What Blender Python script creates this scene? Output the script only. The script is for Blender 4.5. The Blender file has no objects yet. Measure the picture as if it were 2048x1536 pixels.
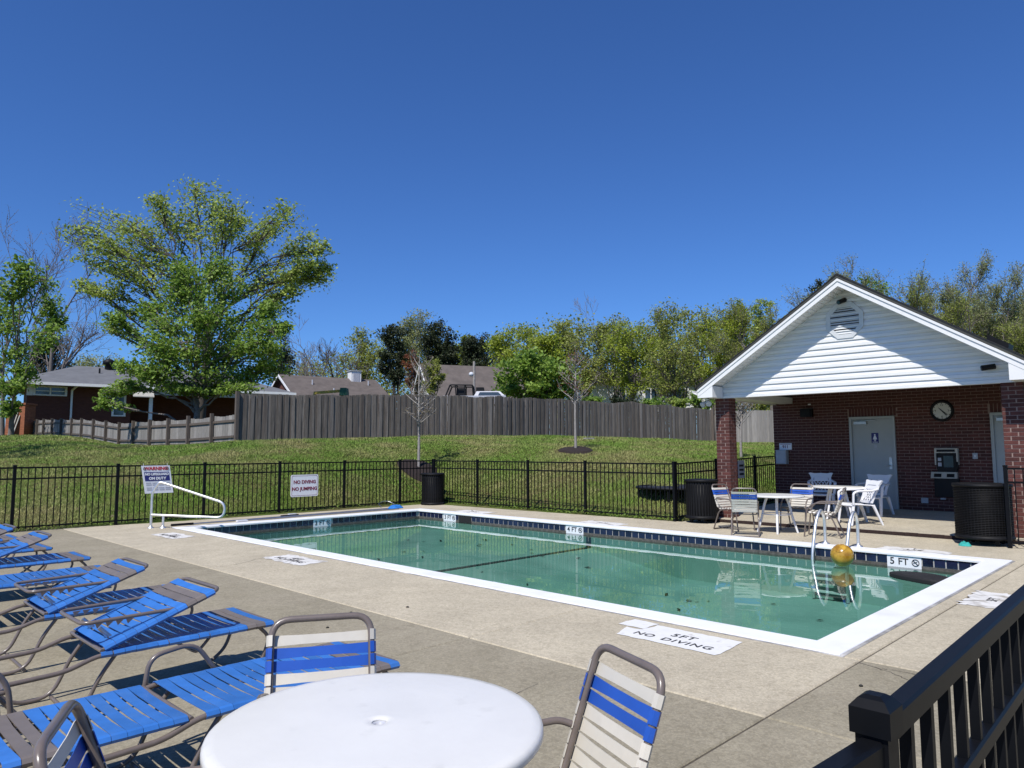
import bpy, math, random
import numpy as np
from mathutils import Vector, Matrix
R = math.radians
rnd = random.Random(7)
nrng = np.random.default_rng(11)
scene = bpy.context.scene
COL = scene.collection

# ------------------------------------------------------------------ camera
F_PX, PITCH, ROLL, YAW, CAM_H = 1440.136, 0.0906015, -0.0031853, 0.7752338, 1.5047
_fw = Vector((math.cos(YAW)*math.cos(PITCH), math.sin(YAW)*math.cos(PITCH), math.sin(PITCH)))
_rt = Vector((math.sin(YAW), -math.cos(YAW), 0.0))
_up = _rt.cross(_fw)
_r = _rt*math.cos(ROLL) + _up*math.sin(ROLL)
_u = _up*math.cos(ROLL) - _rt*math.sin(ROLL)
cam_data = bpy.data.cameras.new("camera")
cam = bpy.data.objects.new("camera", cam_data)
COL.objects.link(cam)
cam_data.sensor_width = 36.0
cam_data.lens = F_PX/2048*36.0
cam_data.clip_start = 0.05
cam_data.clip_end = 3000
M = Matrix((_r, _u, -_fw)).transposed().to_4x4()
M.translation = (0, 0, CAM_H)
cam.matrix_world = M
scene.camera = cam

# ------------------------------------------------------------------ sky and sun
SUN_EL, SUN_AZ = R(54), R(180+19)            # direction towards the sun
world = bpy.data.worlds.new("World"); scene.world = world; world.use_nodes = True
wn = world.node_tree.nodes; wl = world.node_tree.links
sky = wn.new("ShaderNodeTexSky"); sky.sky_type = 'NISHITA'; sky.sun_disc = False
sky.sun_elevation = SUN_EL
sky.sun_rotation = R(90) - SUN_AZ
sky.altitude = 200; sky.air_density = 1.0; sky.dust_density = 0.0; sky.ozone_density = 3.0
tint = wn.new("ShaderNodeVectorMath"); tint.operation = 'MULTIPLY'; tint.inputs[1].default_value = (.385, .655, 1.10)   # clear spring air: a deeper blue than the default atmosphere
wl.new(sky.outputs[0], tint.inputs[0]); wl.new(tint.outputs[0], wn["Background"].inputs[0])
wn["Background"].inputs[1].default_value = 0.115
sun_d = bpy.data.lights.new("sun", 'SUN'); sun_d.energy = 5.0; sun_d.angle = R(0.53)
sun_d.color = (1.0, 0.965, 0.91)
sun = bpy.data.objects.new("sun", sun_d); COL.objects.link(sun)
_sd = Vector((math.cos(SUN_AZ)*math.cos(SUN_EL), math.sin(SUN_AZ)*math.cos(SUN_EL), math.sin(SUN_EL)))
sun.rotation_euler = (-_sd).to_track_quat('-Z', 'Y').to_euler()
sun.location = _sd*60
scene.view_settings.view_transform = 'Standard'
scene.view_settings.look = 'None'
scene.view_settings.exposure = 0.0
scene.view_settings.gamma = 1.0
scene.view_settings.use_curve_mapping = False
scene.render.engine = 'CYCLES'
cy = scene.cycles
cy.use_denoising = True
cy.max_bounces = 8; cy.diffuse_bounces = 2; cy.transparent_max_bounces = 16
cy.caustics_reflective = False; cy.caustics_refractive = False
cy.sample_clamp_indirect = 6.0

# ------------------------------------------------------------------ survey helpers (real places read off the photograph)
_c = Vector((0, 0, CAM_H))
def ray(px, py): return _fw + _r*((px-1024)/F_PX) - _u*((py-768)/F_PX)
def at(px, py, d): return _c + ray(px, py)*d
def ground(px, py, z=0.0):
    d = ray(px, py); return _c + d*((z-CAM_H)/d.z)
def onplane(px, py, axis, val):
    d = ray(px, py); return _c + d*((val-_c[axis])/d[axis])

# ------------------------------------------------------------------ materials
def _nt(name):
    m = bpy.data.materials.new(name); m.use_nodes = True
    return m, m.node_tree.nodes, m.node_tree.links, m.node_tree.nodes["Principled BSDF"]
def mat(name, base, rough=.5, metal=0., var=.12, scale=6., detail=4., bump=0., bscale=60., piece=0., stretch=None, spec=.5, dirt=None, dscale=2., damt=.5, dlow=.5, coat=0.):
    """procedural paint / stone / plastic: base colour with noise variation, optional per-piece tone, dirt and relief"""
    m, n, l, b = _nt(name)
    tc = n.new("ShaderNodeTexCoord"); src = tc.outputs['Object']
    if stretch:
        mp = n.new("ShaderNodeMapping"); mp.inputs['Scale'].default_value = stretch
        l.new(src, mp.inputs[0]); src = mp.outputs[0]
    nz = n.new("ShaderNodeTexNoise"); nz.inputs['Scale'].default_value = scale; nz.inputs['Detail'].default_value = detail
    nz.inputs['Roughness'].default_value = .62
    vec = src
    if piece:
        oi = n.new("ShaderNodeObjectInfo")
        ad = n.new("ShaderNodeVectorMath"); ad.operation = 'ADD'
        ml = n.new("ShaderNodeMath"); ml.operation = 'MULTIPLY'; ml.inputs[1].default_value = 53.
        l.new(oi.outputs['Random'], ml.inputs[0]); l.new(src, ad.inputs[0]); l.new(ml.outputs[0], ad.inputs[1]); vec = ad.outputs[0]
    l.new(vec, nz.inputs['Vector'])
    rp = n.new("ShaderNodeValToRGB"); e = rp.color_ramp.elements
    e[0].position = .28; e[1].position = .72
    e[0].color = (*[c*(1-var) for c in base], 1); e[1].color = (*[min(1, c*(1+var)) for c in base], 1)
    l.new(nz.outputs[0], rp.inputs[0]); out = rp.outputs[0]
    if piece:
        hs = n.new("ShaderNodeHueSaturation")
        mr = n.new("ShaderNodeMapRange"); mr.inputs[3].default_value = 1-piece; mr.inputs[4].default_value = 1+piece
        l.new(oi.outputs['Random'], mr.inputs[0]); l.new(mr.outputs[0], hs.inputs['Value']); l.new(out, hs.inputs['Color']); out = hs.outputs[0]
    if dirt:
        dz = n.new("ShaderNodeTexNoise"); dz.inputs['Scale'].default_value = dscale; dz.inputs['Detail'].default_value = 6
        l.new(vec, dz.inputs['Vector'])
        mr2 = n.new("ShaderNodeMapRange"); mr2.inputs[1].default_value = dlow; mr2.inputs[2].default_value = dlow+.2; mr2.inputs[4].default_value = damt
        l.new(dz.outputs[0], mr2.inputs[0])
        mx = n.new("ShaderNodeMixRGB"); mx.inputs[2].default_value = (*dirt, 1)
        l.new(mr2.outputs[0], mx.inputs[0]); l.new(out, mx.inputs[1]); out = mx.outputs[0]
    l.new(out, b.inputs['Base Color'])
    b.inputs['Roughness'].default_value = rough; b.inputs['Metallic'].default_value = metal
    b.inputs['Specular IOR Level'].default_value = spec
    if coat: b.inputs['Coat Weight'].default_value = coat; b.inputs['Coat Roughness'].default_value = .15
    if bump:
        bn = n.new("ShaderNodeTexNoise"); bn.inputs['Scale'].default_value = bscale; bn.inputs['Detail'].default_value = 4
        l.new(vec, bn.inputs['Vector'])
        bp = n.new("ShaderNodeBump"); bp.inputs['Strength'].default_value = bump; bp.inputs['Distance'].default_value = .01
        l.new(bn.outputs[0], bp.inputs['Height']); l.new(bp.outputs[0], b.inputs['Normal'])
    return m

def concrete(name, tan, grey, mixpos):
    """exposed-aggregate concrete: pebble speckle, blotches, stains"""
    m, n, l, b = _nt(name)
    tc = n.new("ShaderNodeTexCoord"); src = tc.outputs['Object']
    def noise(s, d=5, r=.6):
        z = n.new("ShaderNodeTexNoise"); z.inputs['Scale'].default_value = s; z.inputs['Detail'].default_value = d; z.inputs['Roughness'].default_value = r
        l.new(src, z.inputs['Vector']); return z.outputs[0]
    def ramp(fac, p0, c0, p1, c1):
        r_ = n.new("ShaderNodeValToRGB"); e = r_.color_ramp.elements
        e[0].position = p0; e[1].position = p1; e[0].color = (*c0, 1); e[1].color = (*c1, 1); l.new(fac, r_.inputs[0]); return r_.outputs[0]
    def mix(f, a, b_, mode='MIX'):
        x = n.new("ShaderNodeMixRGB"); x.blend_type = mode
        if isinstance(f, float): x.inputs[0].default_value = f
        else: l.new(f, x.inputs[0])
        l.new(a, x.inputs[1]); l.new(b_, x.inputs[2]); return x.outputs[0]
    basec = ramp(noise(.9, 6), mixpos-.14, grey, mixpos+.14, tan)
    vo = n.new("ShaderNodeTexVoronoi"); vo.inputs['Scale'].default_value = 85; l.new(src, vo.inputs['Vector'])
    sp = n.new("ShaderNodeSeparateColor"); l.new(vo.outputs['Color'], sp.inputs[0])
    peb = ramp(sp.outputs[0], .25, (.80, .79, .78), .95, (1.22, 1.20, 1.17))
    c1 = mix(.55, basec, peb, 'MULTIPLY')
    vo2 = n.new("ShaderNodeTexVoronoi"); vo2.inputs['Scale'].default_value = 32; l.new(src, vo2.inputs['Vector'])
    sp2 = n.new("ShaderNodeSeparateColor"); l.new(vo2.outputs['Color'], sp2.inputs[0])
    peb2 = ramp(sp2.outputs[1], .05, (.78, .76, .72), .5, (1.06, 1.05, 1.04))
    c2 = mix(.42, c1, peb2, 'MULTIPLY')
    stain = ramp(noise(1.7, 8, .7), .36, (.86, .855, .85), .58, (1.03, 1.03, 1.03))
    c3 = mix(.8, c2, stain, 'MULTIPLY')
    l.new(c3, b.inputs['Base Color']); b.inputs['Roughness'].default_value = .9; b.inputs['Specular IOR Level'].default_value = .2
    bp = n.new("ShaderNodeBump"); bp.inputs['Strength'].default_value = .55; bp.inputs['Distance'].default_value = .006
    bz = noise(120, 3); l.new(bz, bp.inputs['Height']); l.new(bp.outputs[0], b.inputs['Normal'])
    return m

def leafmat(name, c0, c1, trans=.44):
    m, n, l, b = _nt(name); n.remove(b)
    out = n["Material Output"]
    g = n.new("ShaderNodeNewGeometry")
    tc = n.new("ShaderNodeTexCoord"); nz = n.new("ShaderNodeTexNoise"); nz.inputs['Scale'].default_value = .55; nz.inputs['Detail'].default_value = 3
    l.new(tc.outputs['Object'], nz.inputs['Vector'])
    a = n.new("ShaderNodeMath"); a.operation = 'ADD'; l.new(g.outputs['Random Per Island'], a.inputs[0]); l.new(nz.outputs[0], a.inputs[1])
    mr = n.new("ShaderNodeMapRange"); mr.inputs[1].default_value = .35; mr.inputs[2].default_value = 1.55; l.new(a.outputs[0], mr.inputs[0])
    rp = n.new("ShaderNodeValToRGB"); e = rp.color_ramp.elements; e[0].color = (*c0, 1); e[1].color = (*c1, 1); l.new(mr.outputs[0], rp.inputs[0])
    d = n.new("ShaderNodeBsdfPrincipled"); d.inputs['Roughness'].default_value = .55; d.inputs['Specular IOR Level'].default_value = .3
    t = n.new("ShaderNodeBsdfTranslucent"); mx = n.new("ShaderNodeMixShader"); mx.inputs[0].default_value = trans
    hs = n.new("ShaderNodeHueSaturation"); hs.inputs['Value'].default_value = 1.15; hs.inputs['Saturation'].default_value = 1.05
    l.new(rp.outputs[0], d.inputs['Base Color']); l.new(rp.outputs[0], hs.inputs['Color']); l.new(hs.outputs[0], t.inputs['Color'])
    l.new(d.outputs[0], mx.inputs[1]); l.new(t.outputs[0], mx.inputs[2]); l.new(mx.outputs[0], out.inputs[0])
    return m

MT = {}
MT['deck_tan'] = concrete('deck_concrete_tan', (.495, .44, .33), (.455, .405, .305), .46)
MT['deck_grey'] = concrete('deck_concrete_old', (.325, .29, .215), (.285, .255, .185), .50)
MT['deck_pav'] = concrete('pavilion_concrete', (.48, .43, .33), (.42, .38, .30), .5)
MT['sub'] = mat('joint_filler', (.09, .075, .06), .95, var=.3)
MT['coping'] = mat('white_coping_paint', (.80, .80, .80), .55, var=.04, scale=3, bump=.15, bscale=40, dirt=(.55, .53, .5), damt=.35, dlow=.58)
MT['white'] = mat('white_plastic', (.80, .80, .81), .35, var=.03, scale=4, dirt=(.6, .59, .56), dscale=7, damt=.18, dlow=.6)
MT['tabletop'] = mat('white_fibreglass', (.71, .695, .65), .30, var=.03, scale=5, bump=.06, bscale=30, dirt=(.46, .45, .41), dscale=11, damt=.40, dlow=.61)
MT['trim'] = mat('white_trim', (.81, .80, .78), .45, var=.03)
MT['siding'] = mat('white_siding', (.79, .785, .765), .5, var=.04, scale=2.5, bump=.05, bscale=30)
MT['black'] = mat('black_powdercoat', (.005, .0055, .007), .46, var=.25, scale=14, spec=.13)
MT['bin'] = mat('black_bin_plastic', (.008, .008, .009), .55, var=.4, scale=9, spec=.18)
MT['frame'] = mat('taupe_frame_paint', (.155, .125, .108), .30, var=.12, scale=20, coat=.2)
MT['blue'] = mat('blue_vinyl_strap', (.040, .165, .49), .30, var=.12, scale=9, piece=.13, dirt=(.09, .19, .40), dscale=5, damt=.35, dlow=.55)
MT['taupe'] = mat('taupe_vinyl_strap', (.165, .140, .125), .5, var=.12, piece=.1)
MT['cream'] = mat('cream_vinyl_strap', (.60, .56, .48), .42, var=.07, piece=.07, dirt=(.4, .36, .3), dscale=6, damt=.3, dlow=.58)
MT['blue2'] = mat('deep_blue_vinyl_strap', (.020, .085, .40), .35, var=.1, piece=.08)
MT['steel'] = mat('stainless_steel', (.80, .80, .78), .46, 1.0, var=.08, scale=12)
MT['alu'] = mat('aluminium_pole', (.55, .56, .58), .35, 1.0, var=.1)
MT['galv'] = mat('hinge_metal', (.5, .5, .5), .35, .9)
MT['brick'] = mat('red_brick', (.092, .028, .022), .85, var=.28, scale=14, piece=.26, bump=.35, bscale=70)
MT['mortar'] = mat('mortar', (.28, .20, .17), .95, var=.15, scale=20, bump=.3, bscale=80)
MT['door'] = mat('grey_white_door_paint', (.40, .42, .41), .5, var=.04)
MT['dark'] = mat('dark_plastic', (.010, .010, .011), .5, var=.2, spec=.2)
MT['grille'] = mat('dark_cavity', (.01, .01, .01), .9)
MT['shingle'] = mat('asphalt_shingle', (.030, .029, .030), .95, var=.35, scale=9, bump=.5, bscale=150)
MT['roofbrown'] = mat('brown_shingle', (.118, .098, .087), .95, var=.25, scale=1.6, detail=8, bump=.3, bscale=30)
MT['roofgrey'] = mat('grey_shingle', (.135, .138, .145), .95, var=.18, scale=1.6, detail=8, bump=.3, bscale=30)
MT['housebrick'] = mat('house_brick', (.10, .034, .023), .9, var=.3, scale=3, stretch=(1, 1, 4.0), bump=.3, bscale=20)
MT['cream_siding'] = mat('cream_siding', (.42, .40, .35), .7, var=.1)
MT['glass'] = mat('window_glass', (.04, .06, .08), .08, var=.2, spec=.8)
MT['wood'] = mat('weathered_fence_board', (.128, .112, .096), .9, var=.55, scale=6, piece=.32, stretch=(9, 9, .6), bump=.4, bscale=25, dirt=(.07, .052, .042), dscale=1.1, damt=.7, dlow=.5)
MT['wood3'] = mat('mid_weathered_board', (.175, .158, .142), .9, var=.35, scale=5, piece=.25, stretch=(9, 9, .7), bump=.4, bscale=25, dirt=(.08, .06, .048), dscale=1.3, damt=.6, dlow=.52)
MT['vent_grey'] = mat('vent_grey_white', (.60, .615, .62), .5, var=.05)
MT['caulk'] = mat('grey_joint_caulk', (.26, .25, .24), .9, var=.35, scale=7, dirt=(.6, .58, .55), dscale=3, damt=.8, dlow=.5)
MT['wood2'] = mat('pale_weathered_board', (.24, .225, .205), .9, var=.25, scale=5, piece=.22, stretch=(9, 9, .8), bump=.4, bscale=25)
MT['post'] = mat('fence_post_wood', (.11, .088, .072), .9, var=.3, scale=6, piece=.15, stretch=(6, 6, .8))
MT['bark'] = mat('bark', (.085, .07, .058), .95, var=.35, scale=9, stretch=(1, 1, .3), bump=.6, bscale=18)
MT['palebark'] = mat('pale_bark', (.30, .275, .25), .9, var=.25, scale=12, bump=.3, bscale=40)
MT['greybark'] = mat('grey_bark', (.17, .145, .13), .95, var=.3, scale=9)
MT['mulch'] = mat('dark_mulch', (.022, .014, .011), 1.0, var=.5, scale=22, bump=1., bscale=60)
MT['navy'] = mat('navy_tile', (.012, .016, .045), .14, var=.25, scale=16, piece=.35, spec=.6)
MT['grout'] = mat('pale_grout', (.42, .41, .39), .9, var=.2, scale=14)
MT['scum'] = mat('dirty_tile_bed', (.095, .085, .075), .8, var=.5, scale=16, bump=.5, bscale=40)
MT['plaster'] = mat('pool_plaster', (.36, .50, .46), .8, var=.12, scale=1.2, detail=7, dirt=(.17, .30, .27), dscale=.8, damt=.6, dlow=.5)
MT['stripe'] = mat('dark_floor_stripe', (.03, .05, .05), .8, var=.3)
MT['markwhite'] = mat('worn_white_paint', (.72, .71, .68), .7, var=.06, scale=8, dirt=(.36, .31, .25), dscale=9, damt=.85, dlow=.60)
MT['markworn'] = mat('very_worn_white_paint', (.68, .66, .62), .8, var=.08, scale=8, dirt=(.30, .26, .20), dscale=6, damt=.9, dlow=.50)
MT['ink'] = mat('black_letter_paint', (.02, .02, .022), .6, var=.3)
MT['inkworn'] = mat('faded_letter_paint', (.055, .052, .05), .7, var=.5, scale=30, dirt=(.5, .48, .45), dscale=24, damt=.8, dlow=.58)
MT['red'] = mat('red_print', (.50, .035, .04), .5, var=.05)
MT['navyprint'] = mat('navy_print', (.02, .022, .16), .5, var=.05)
MT['maroon'] = mat('maroon_print', (.22, .03, .05), .5, var=.05)
MT['signwhite'] = mat('white_sign_board', (.80, .80, .82), .4, var=.03)
MT['signgrey'] = mat('pale_grey_print', (.45, .46, .5), .5)
MT['tan'] = mat('brown_arm_pad', (.22, .12, .055), .5, var=.2, scale=10)
MT['float'] = mat('black_foam', (.012, .011, .011), .75, var=.3, bump=.2)
MT['teal'] = mat('teal_cloth', (.03, .34, .30), .8, var=.2, scale=20)
MT['bluecloth'] = mat('blue_net', (.015, .16, .50), .7, var=.2, scale=20)
MT['trampoline'] = mat('black_mat', (.012, .012, .014), .7)
MT['cream_panel'] = mat('cream_phone_panel', (.48, .44, .36), .5)
MT['boxgrey'] = mat('grey_box_paint', (.42, .44, .46), .5)
MT['winblue'] = mat('phone_window', (.02, .05, .07), .15)
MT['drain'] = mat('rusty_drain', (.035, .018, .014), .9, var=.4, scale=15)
MT['dry'] = mat('dark_wet_leaf', (.02, .018, .012), .7, var=.4)
MT['clockface'] = mat('clock_face', (.62, .61, .57), .4, var=.04)
MT['lamp_glass'] = mat('floodlight_glass', (.6, .62, .65), .15, var=.05)
MT['green_cap'] = mat('green_canopy', (.03, .12, .07), .6)
MT['yellow'] = mat('yellow_beam', (.45, .33, .06), .6)
MT['drip'] = mat('drip_metal', (.06, .057, .045), .5, var=.1)
MT['leaf_big'] = leafmat('broadleaf_spring', (.165, .245, .040), (.50, .58, .15))
MT['leaf_deep'] = leafmat('broadleaf_green', (.09, .18, .028), (.35, .48, .10))
MT['leaf_pale'] = leafmat('pale_spring_leaf', (.18, .205, .085), (.40, .43, .19))
MT['leaf_olive'] = leafmat('olive_spring_leaf', (.16, .19, .040), (.40, .44, .11))
MT['leaf_lime'] = leafmat('lime_spring_leaf', (.18, .235, .028), (.44, .51, .075))
MT['leaf_cedar'] = leafmat('cedar_needle', (.018, .028, .014), (.060, .078, .034), .2)
MT['leaf_red'] = leafmat('red_bud_leaf', (.16, .05, .03), (.32, .14, .07))
MT['leaf_brown'] = leafmat('brown_bud', (.14, .10, .06), (.25, .20, .10))
def grassmat():
    m, n, l, b = _nt('grass_blade'); g = n.new("ShaderNodeNewGeometry"); tc = n.new("ShaderNodeTexCoord")
    nz = n.new("ShaderNodeTexNoise"); nz.inputs['Scale'].default_value = .42; nz.inputs['Detail'].default_value = 6; nz.inputs['Roughness'].default_value = .68
    l.new(tc.outputs['Object'], nz.inputs['Vector'])
    rp = n.new("ShaderNodeValToRGB"); e = rp.color_ramp.elements
    e[0].position = .36; e[0].color = (.28, .265, .105, 1); e[1].position = .56; e[1].color = (.15, .235, .04, 1)
    mr = n.new("ShaderNodeMapRange"); mr.inputs[3].default_value = .78; mr.inputs[4].default_value = 1.42; l.new(g.outputs['Random Per Island'], mr.inputs[0])
    hs = n.new("ShaderNodeHueSaturation"); l.new(nz.outputs[0], rp.inputs[0]); l.new(rp.outputs[0], hs.inputs['Color']); l.new(mr.outputs[0], hs.inputs['Value'])
    l.new(hs.outputs[0], b.inputs['Base Color']); b.inputs['Roughness'].default_value = .7; b.inputs['Specular IOR Level'].default_value = .2
    return m
MT['grass'] = grassmat()

# ball: yellow-gold, shiny
m, n, l, b = _nt('gold_ball_vinyl'); MT['gold'] = m
b.inputs['Roughness'].default_value = .25; b.inputs['Coat Weight'].default_value = .4
nz = n.new("ShaderNodeTexNoise"); nz.inputs['Scale'].default_value = 9; nz.inputs['Detail'].default_value = 4
rp = n.new("ShaderNodeValToRGB"); rp.color_ramp.elements[0].color = (.30, .15, .012, 1); rp.color_ramp.elements[1].color = (.58, .34, .035, 1)
rp.color_ramp.elements[0].position = .35; rp.color_ramp.elements[1].position = .6
l.new(n.new("ShaderNodeTexCoord").outputs['Object'], nz.inputs['Vector']); l.new(nz.outputs[0], rp.inputs[0]); l.new(rp.outputs[0], b.inputs['Base Color'])

# water: tinted clear body under a rippled fresnel mirror
m, n, l, b = _nt('pool_water'); MT['water'] = m; n.remove(b)
tr = n.new("ShaderNodeBsdfTransparent"); tr.inputs[0].default_value = (.575, .785, .74, 1)
gl = n.new("ShaderNodeBsdfGlossy"); gl.inputs['Roughness'].default_value = .0; gl.inputs['Color'].default_value = (1, 1, 1, 1)
fr = n.new("ShaderNodeFresnel"); fr.inputs['IOR'].default_value = 1.33
tc = n.new("ShaderNodeTexCoord")
mp = n.new("ShaderNodeMapping"); mp.inputs['Rotation'].default_value = (0, 0, .6); mp.inputs['Scale'].default_value = (1, .55, 1)
l.new(tc.outputs['Object'], mp.inputs[0])
w1 = n.new("ShaderNodeTexNoise"); w1.inputs['Scale'].default_value = 2.6; w1.inputs['Detail'].default_value = 2
l.new(mp.outputs[0], w1.inputs['Vector'])
bp = n.new("ShaderNodeBump"); bp.inputs['Strength'].default_value = .028; bp.inputs['Distance'].default_value = .05
l.new(w1.outputs[0], bp.inputs['Height'])
l.new(bp.outputs[0], gl.inputs['Normal']); l.new(bp.outputs[0], fr.inputs['Normal'])
mx = n.new("ShaderNodeMixShader"); l.new(fr.outputs[0], mx.inputs[0]); l.new(tr.outputs[0], mx.inputs[1]); l.new(gl.outputs[0], mx.inputs[2])
l.new(mx.outputs[0], n["Material Output"].inputs[0])

# lawn: green with straw-brown patches
m, n, l, b = _nt('lawn_soil'); MT['lawn'] = m
tc = n.new("ShaderNodeTexCoord")
def _nz(s, d=6, r=.65):
    z = n.new("ShaderNodeTexNoise"); z.inputs['Scale'].default_value = s; z.inputs['Detail'].default_value = d; z.inputs['Roughness'].default_value = r
    l.new(tc.outputs['Object'], z.inputs['Vector']); return z.outputs[0]
rp = n.new("ShaderNodeValToRGB"); e = rp.color_ramp.elements
e[0].position = .36; e[0].color = (.15, .125, .06, 1); e[1].position = .60; e[1].color = (.085, .13, .022, 1)
l.new(_nz(.45, 7, .7), rp.inputs[0])
rp2 = n.new("ShaderNodeValToRGB"); e = rp2.color_ramp.elements
e[0].position = .3; e[0].color = (.62, .62, .58, 1); e[1].position = .7; e[1].color = (1.3, 1.28, 1.2, 1); l.new(_nz(7, 6, .75), rp2.inputs[0])
mx = n.new("ShaderNodeMixRGB"); mx.blend_type = 'MULTIPLY'; mx.inputs[0].default_value = 1
l.new(rp.outputs[0], mx.inputs[1]); l.new(rp2.outputs[0], mx.inputs[2]); l.new(mx.outputs[0], b.inputs['Base Color'])
b.inputs['Roughness'].default_value = 1; b.inputs['Specular IOR Level'].default_value = .1
bp = n.new("ShaderNodeBump"); bp.inputs['Strength'].default_value = 1; bp.inputs['Distance'].default_value = .06; l.new(_nz(14, 5), bp.inputs['Height']); l.new(bp.outputs[0], b.inputs['Normal'])

# ------------------------------------------------------------------ mesh helpers
class MB:
    def __init__(s): s.v = []; s.f = []; s.sm = []
    def add(s, vs, fs, smooth=False):
        o = len(s.v); s.v += [tuple(p) for p in vs]; s.f += [tuple(i+o for i in f) for f in fs]; s.sm += [smooth]*len(fs); return s
    def box(s, x0, x1, y0, y1, z0, z1):
        return s.add([(x0,y0,z0),(x1,y0,z0),(x1,y1,z0),(x0,y1,z0),(x0,y0,z1),(x1,y0,z1),(x1,y1,z1),(x0,y1,z1)],
                     [(0,3,2,1),(4,5,6,7),(0,1,5,4),(1,2,6,5),(2,3,7,6),(3,0,4,7)])
    def prism(s, pts, off):
        n = len(pts); off = Vector(off); a = [Vector(p) for p in pts]
        return s.add(a + [p+off for p in a], [tuple(range(n-1,-1,-1)), tuple(range(n,2*n))] + [(i,(i+1)%n,n+(i+1)%n,n+i) for i in range(n)])
    def bar(s, a, b, w, h, up=(0,0,1)):
        a = Vector(a); b = Vector(b); d = (b-a).normalized(); up = Vector(up)
        x = d.cross(up)
        if x.length < 1e-4: x = d.cross(Vector((1,0,0)))
        x.normalize(); y = x.cross(d)
        q = [x*w/2+y*h/2, -x*w/2+y*h/2, -x*w/2-y*h/2, x*w/2-y*h/2]
        return s.prism([a+k for k in q], b-a)
    def tube(s, pts, r, seg=8, closed=False, flat=1.0):
        P = [Vector(p) for p in pts]; n = len(P); rs = r if hasattr(r, '__len__') else [r]*n
        vs = []; prev = None
        for i in range(n):
            if closed: t = P[(i+1)%n]-P[i-1]
            else: t = P[min(i+1,n-1)]-P[max(i-1,0)]
            t.normalize()
            if prev is None:
                a = t.cross(Vector((0,0,1)))
                if a.length < .05: a = t.cross(Vector((0,1,0)))
            else: a = prev - t*prev.dot(t)
            a.normalize(); prev = a; b = t.cross(a)
            for k in range(seg):
                th = 2*math.pi*k/seg; vs.append(P[i]+(a*math.cos(th)+b*math.sin(th)*flat)*rs[i])
        fs = []
        for i in range(n if closed else n-1):
            j = (i+1)%n
            for k in range(seg):
                k2 = (k+1)%seg; fs.append((i*seg+k, i*seg+k2, j*seg+k2, j*seg+k))
        s.add(vs, fs, True)
        if not closed:
            s.add(vs[:seg], [tuple(range(seg-1,-1,-1))]); s.add(vs[-seg:], [tuple(range(seg))])
        return s
    def lathe(s, prof, seg=32, c=(0,0,0), smooth=True):
        vs = []; m = len(prof)
        for r_, z in prof:
            for k in range(seg):
                th = 2*math.pi*k/seg; vs.append((c[0]+r_*math.cos(th), c[1]+r_*math.sin(th), c[2]+z))
        fs = [(i*seg+k, i*seg+(k+1)%seg, (i+1)*seg+(k+1)%seg, (i+1)*seg+k) for i in range(m-1) for k in range(seg)]
        return s.add(vs, fs, smooth)
    def strip(s, prof, w, th):
        """a flexible band: profile points swept by vector w, thickened by th along the profile normal"""
        P = [Vector(p) for p in prof]; w = Vector(w); n = len(P); nn = []
        for i in range(n):
            t = (P[min(i+1,n-1)]-P[max(i-1,0)]).normalized(); nn.append(w.normalized().cross(t)*th)
        vs = [p for i in range(n) for p in (P[i], P[i]+w, P[i]+nn[i], P[i]+w+nn[i])]
        fs = []
        for i in range(n-1):
            a = 4*i; b = a+4
            fs += [(a,a+1,b+1,b), (a+2,b+2,b+3,a+3), (a,b,b+2,a+2), (a+1,a+3,b+3,b+1)]
        fs += [(0,2,3,1), (4*n-4,4*n-3,4*n-1,4*n-2)]
        return s.add(vs, fs)
    def mesh(s, name):
        me = bpy.data.meshes.new(name); me.from_pydata(s.v, [], s.f)
        me.polygons.foreach_set('use_smooth', s.sm); me.update(); return me
    def build(s, name, m, parent=None, loc=None): return put(name, s.mesh(name), m, parent, loc)

def put(name, me, m, parent=None, loc=None, rot=None, sc=None):
    o = bpy.data.objects.new(name, me)
    if m is not None and me is not None and len(me.materials) == 0: me.materials.append(MT[m] if isinstance(m, str) else m)
    COL.objects.link(o)
    if parent is not None: o.parent = parent
    if loc is not None: o.location = loc
    if rot is not None: o.rotation_euler = rot
    if sc is not None: o.scale = sc
    return o
def tag(o, label=None, cat=None, group=None, kind=None):
    if label: o['label'] = label
    if cat: o['category'] = cat
    if group: o['group'] = group
    if kind: o['kind'] = kind
    return o
def empty(name, loc=(0,0,0), rz=0., label=None, cat=None, group=None):
    o = bpy.data.objects.new(name, None); COL.objects.link(o); o.location = loc; o.rotation_euler = (0,0,rz)
    o.empty_display_size = .1
    return tag(o, label, cat, group)
def copy_tree(o, parent=None):
    c = o.copy(); COL.objects.link(c)
    if parent is not None: c.parent = parent
    for ch in list(o.children): copy_tree(ch, c)
    return c
def fillet(pts, r, n=5):
    P = [Vector(p) for p in pts]; out = [P[0]]
    for i in range(1, len(P)-1):
        a = P[i-1]-P[i]; b = P[i+1]-P[i]; rr = min(r, a.length*.48, b.length*.48)
        p0 = P[i]+a.normalized()*rr; p1 = P[i]+b.normalized()*rr
        for k in range(n+1):
            t = k/n; out.append(p0*(1-t)**2 + P[i]*2*t*(1-t) + p1*t*t)
    return out + [P[-1]]
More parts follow.
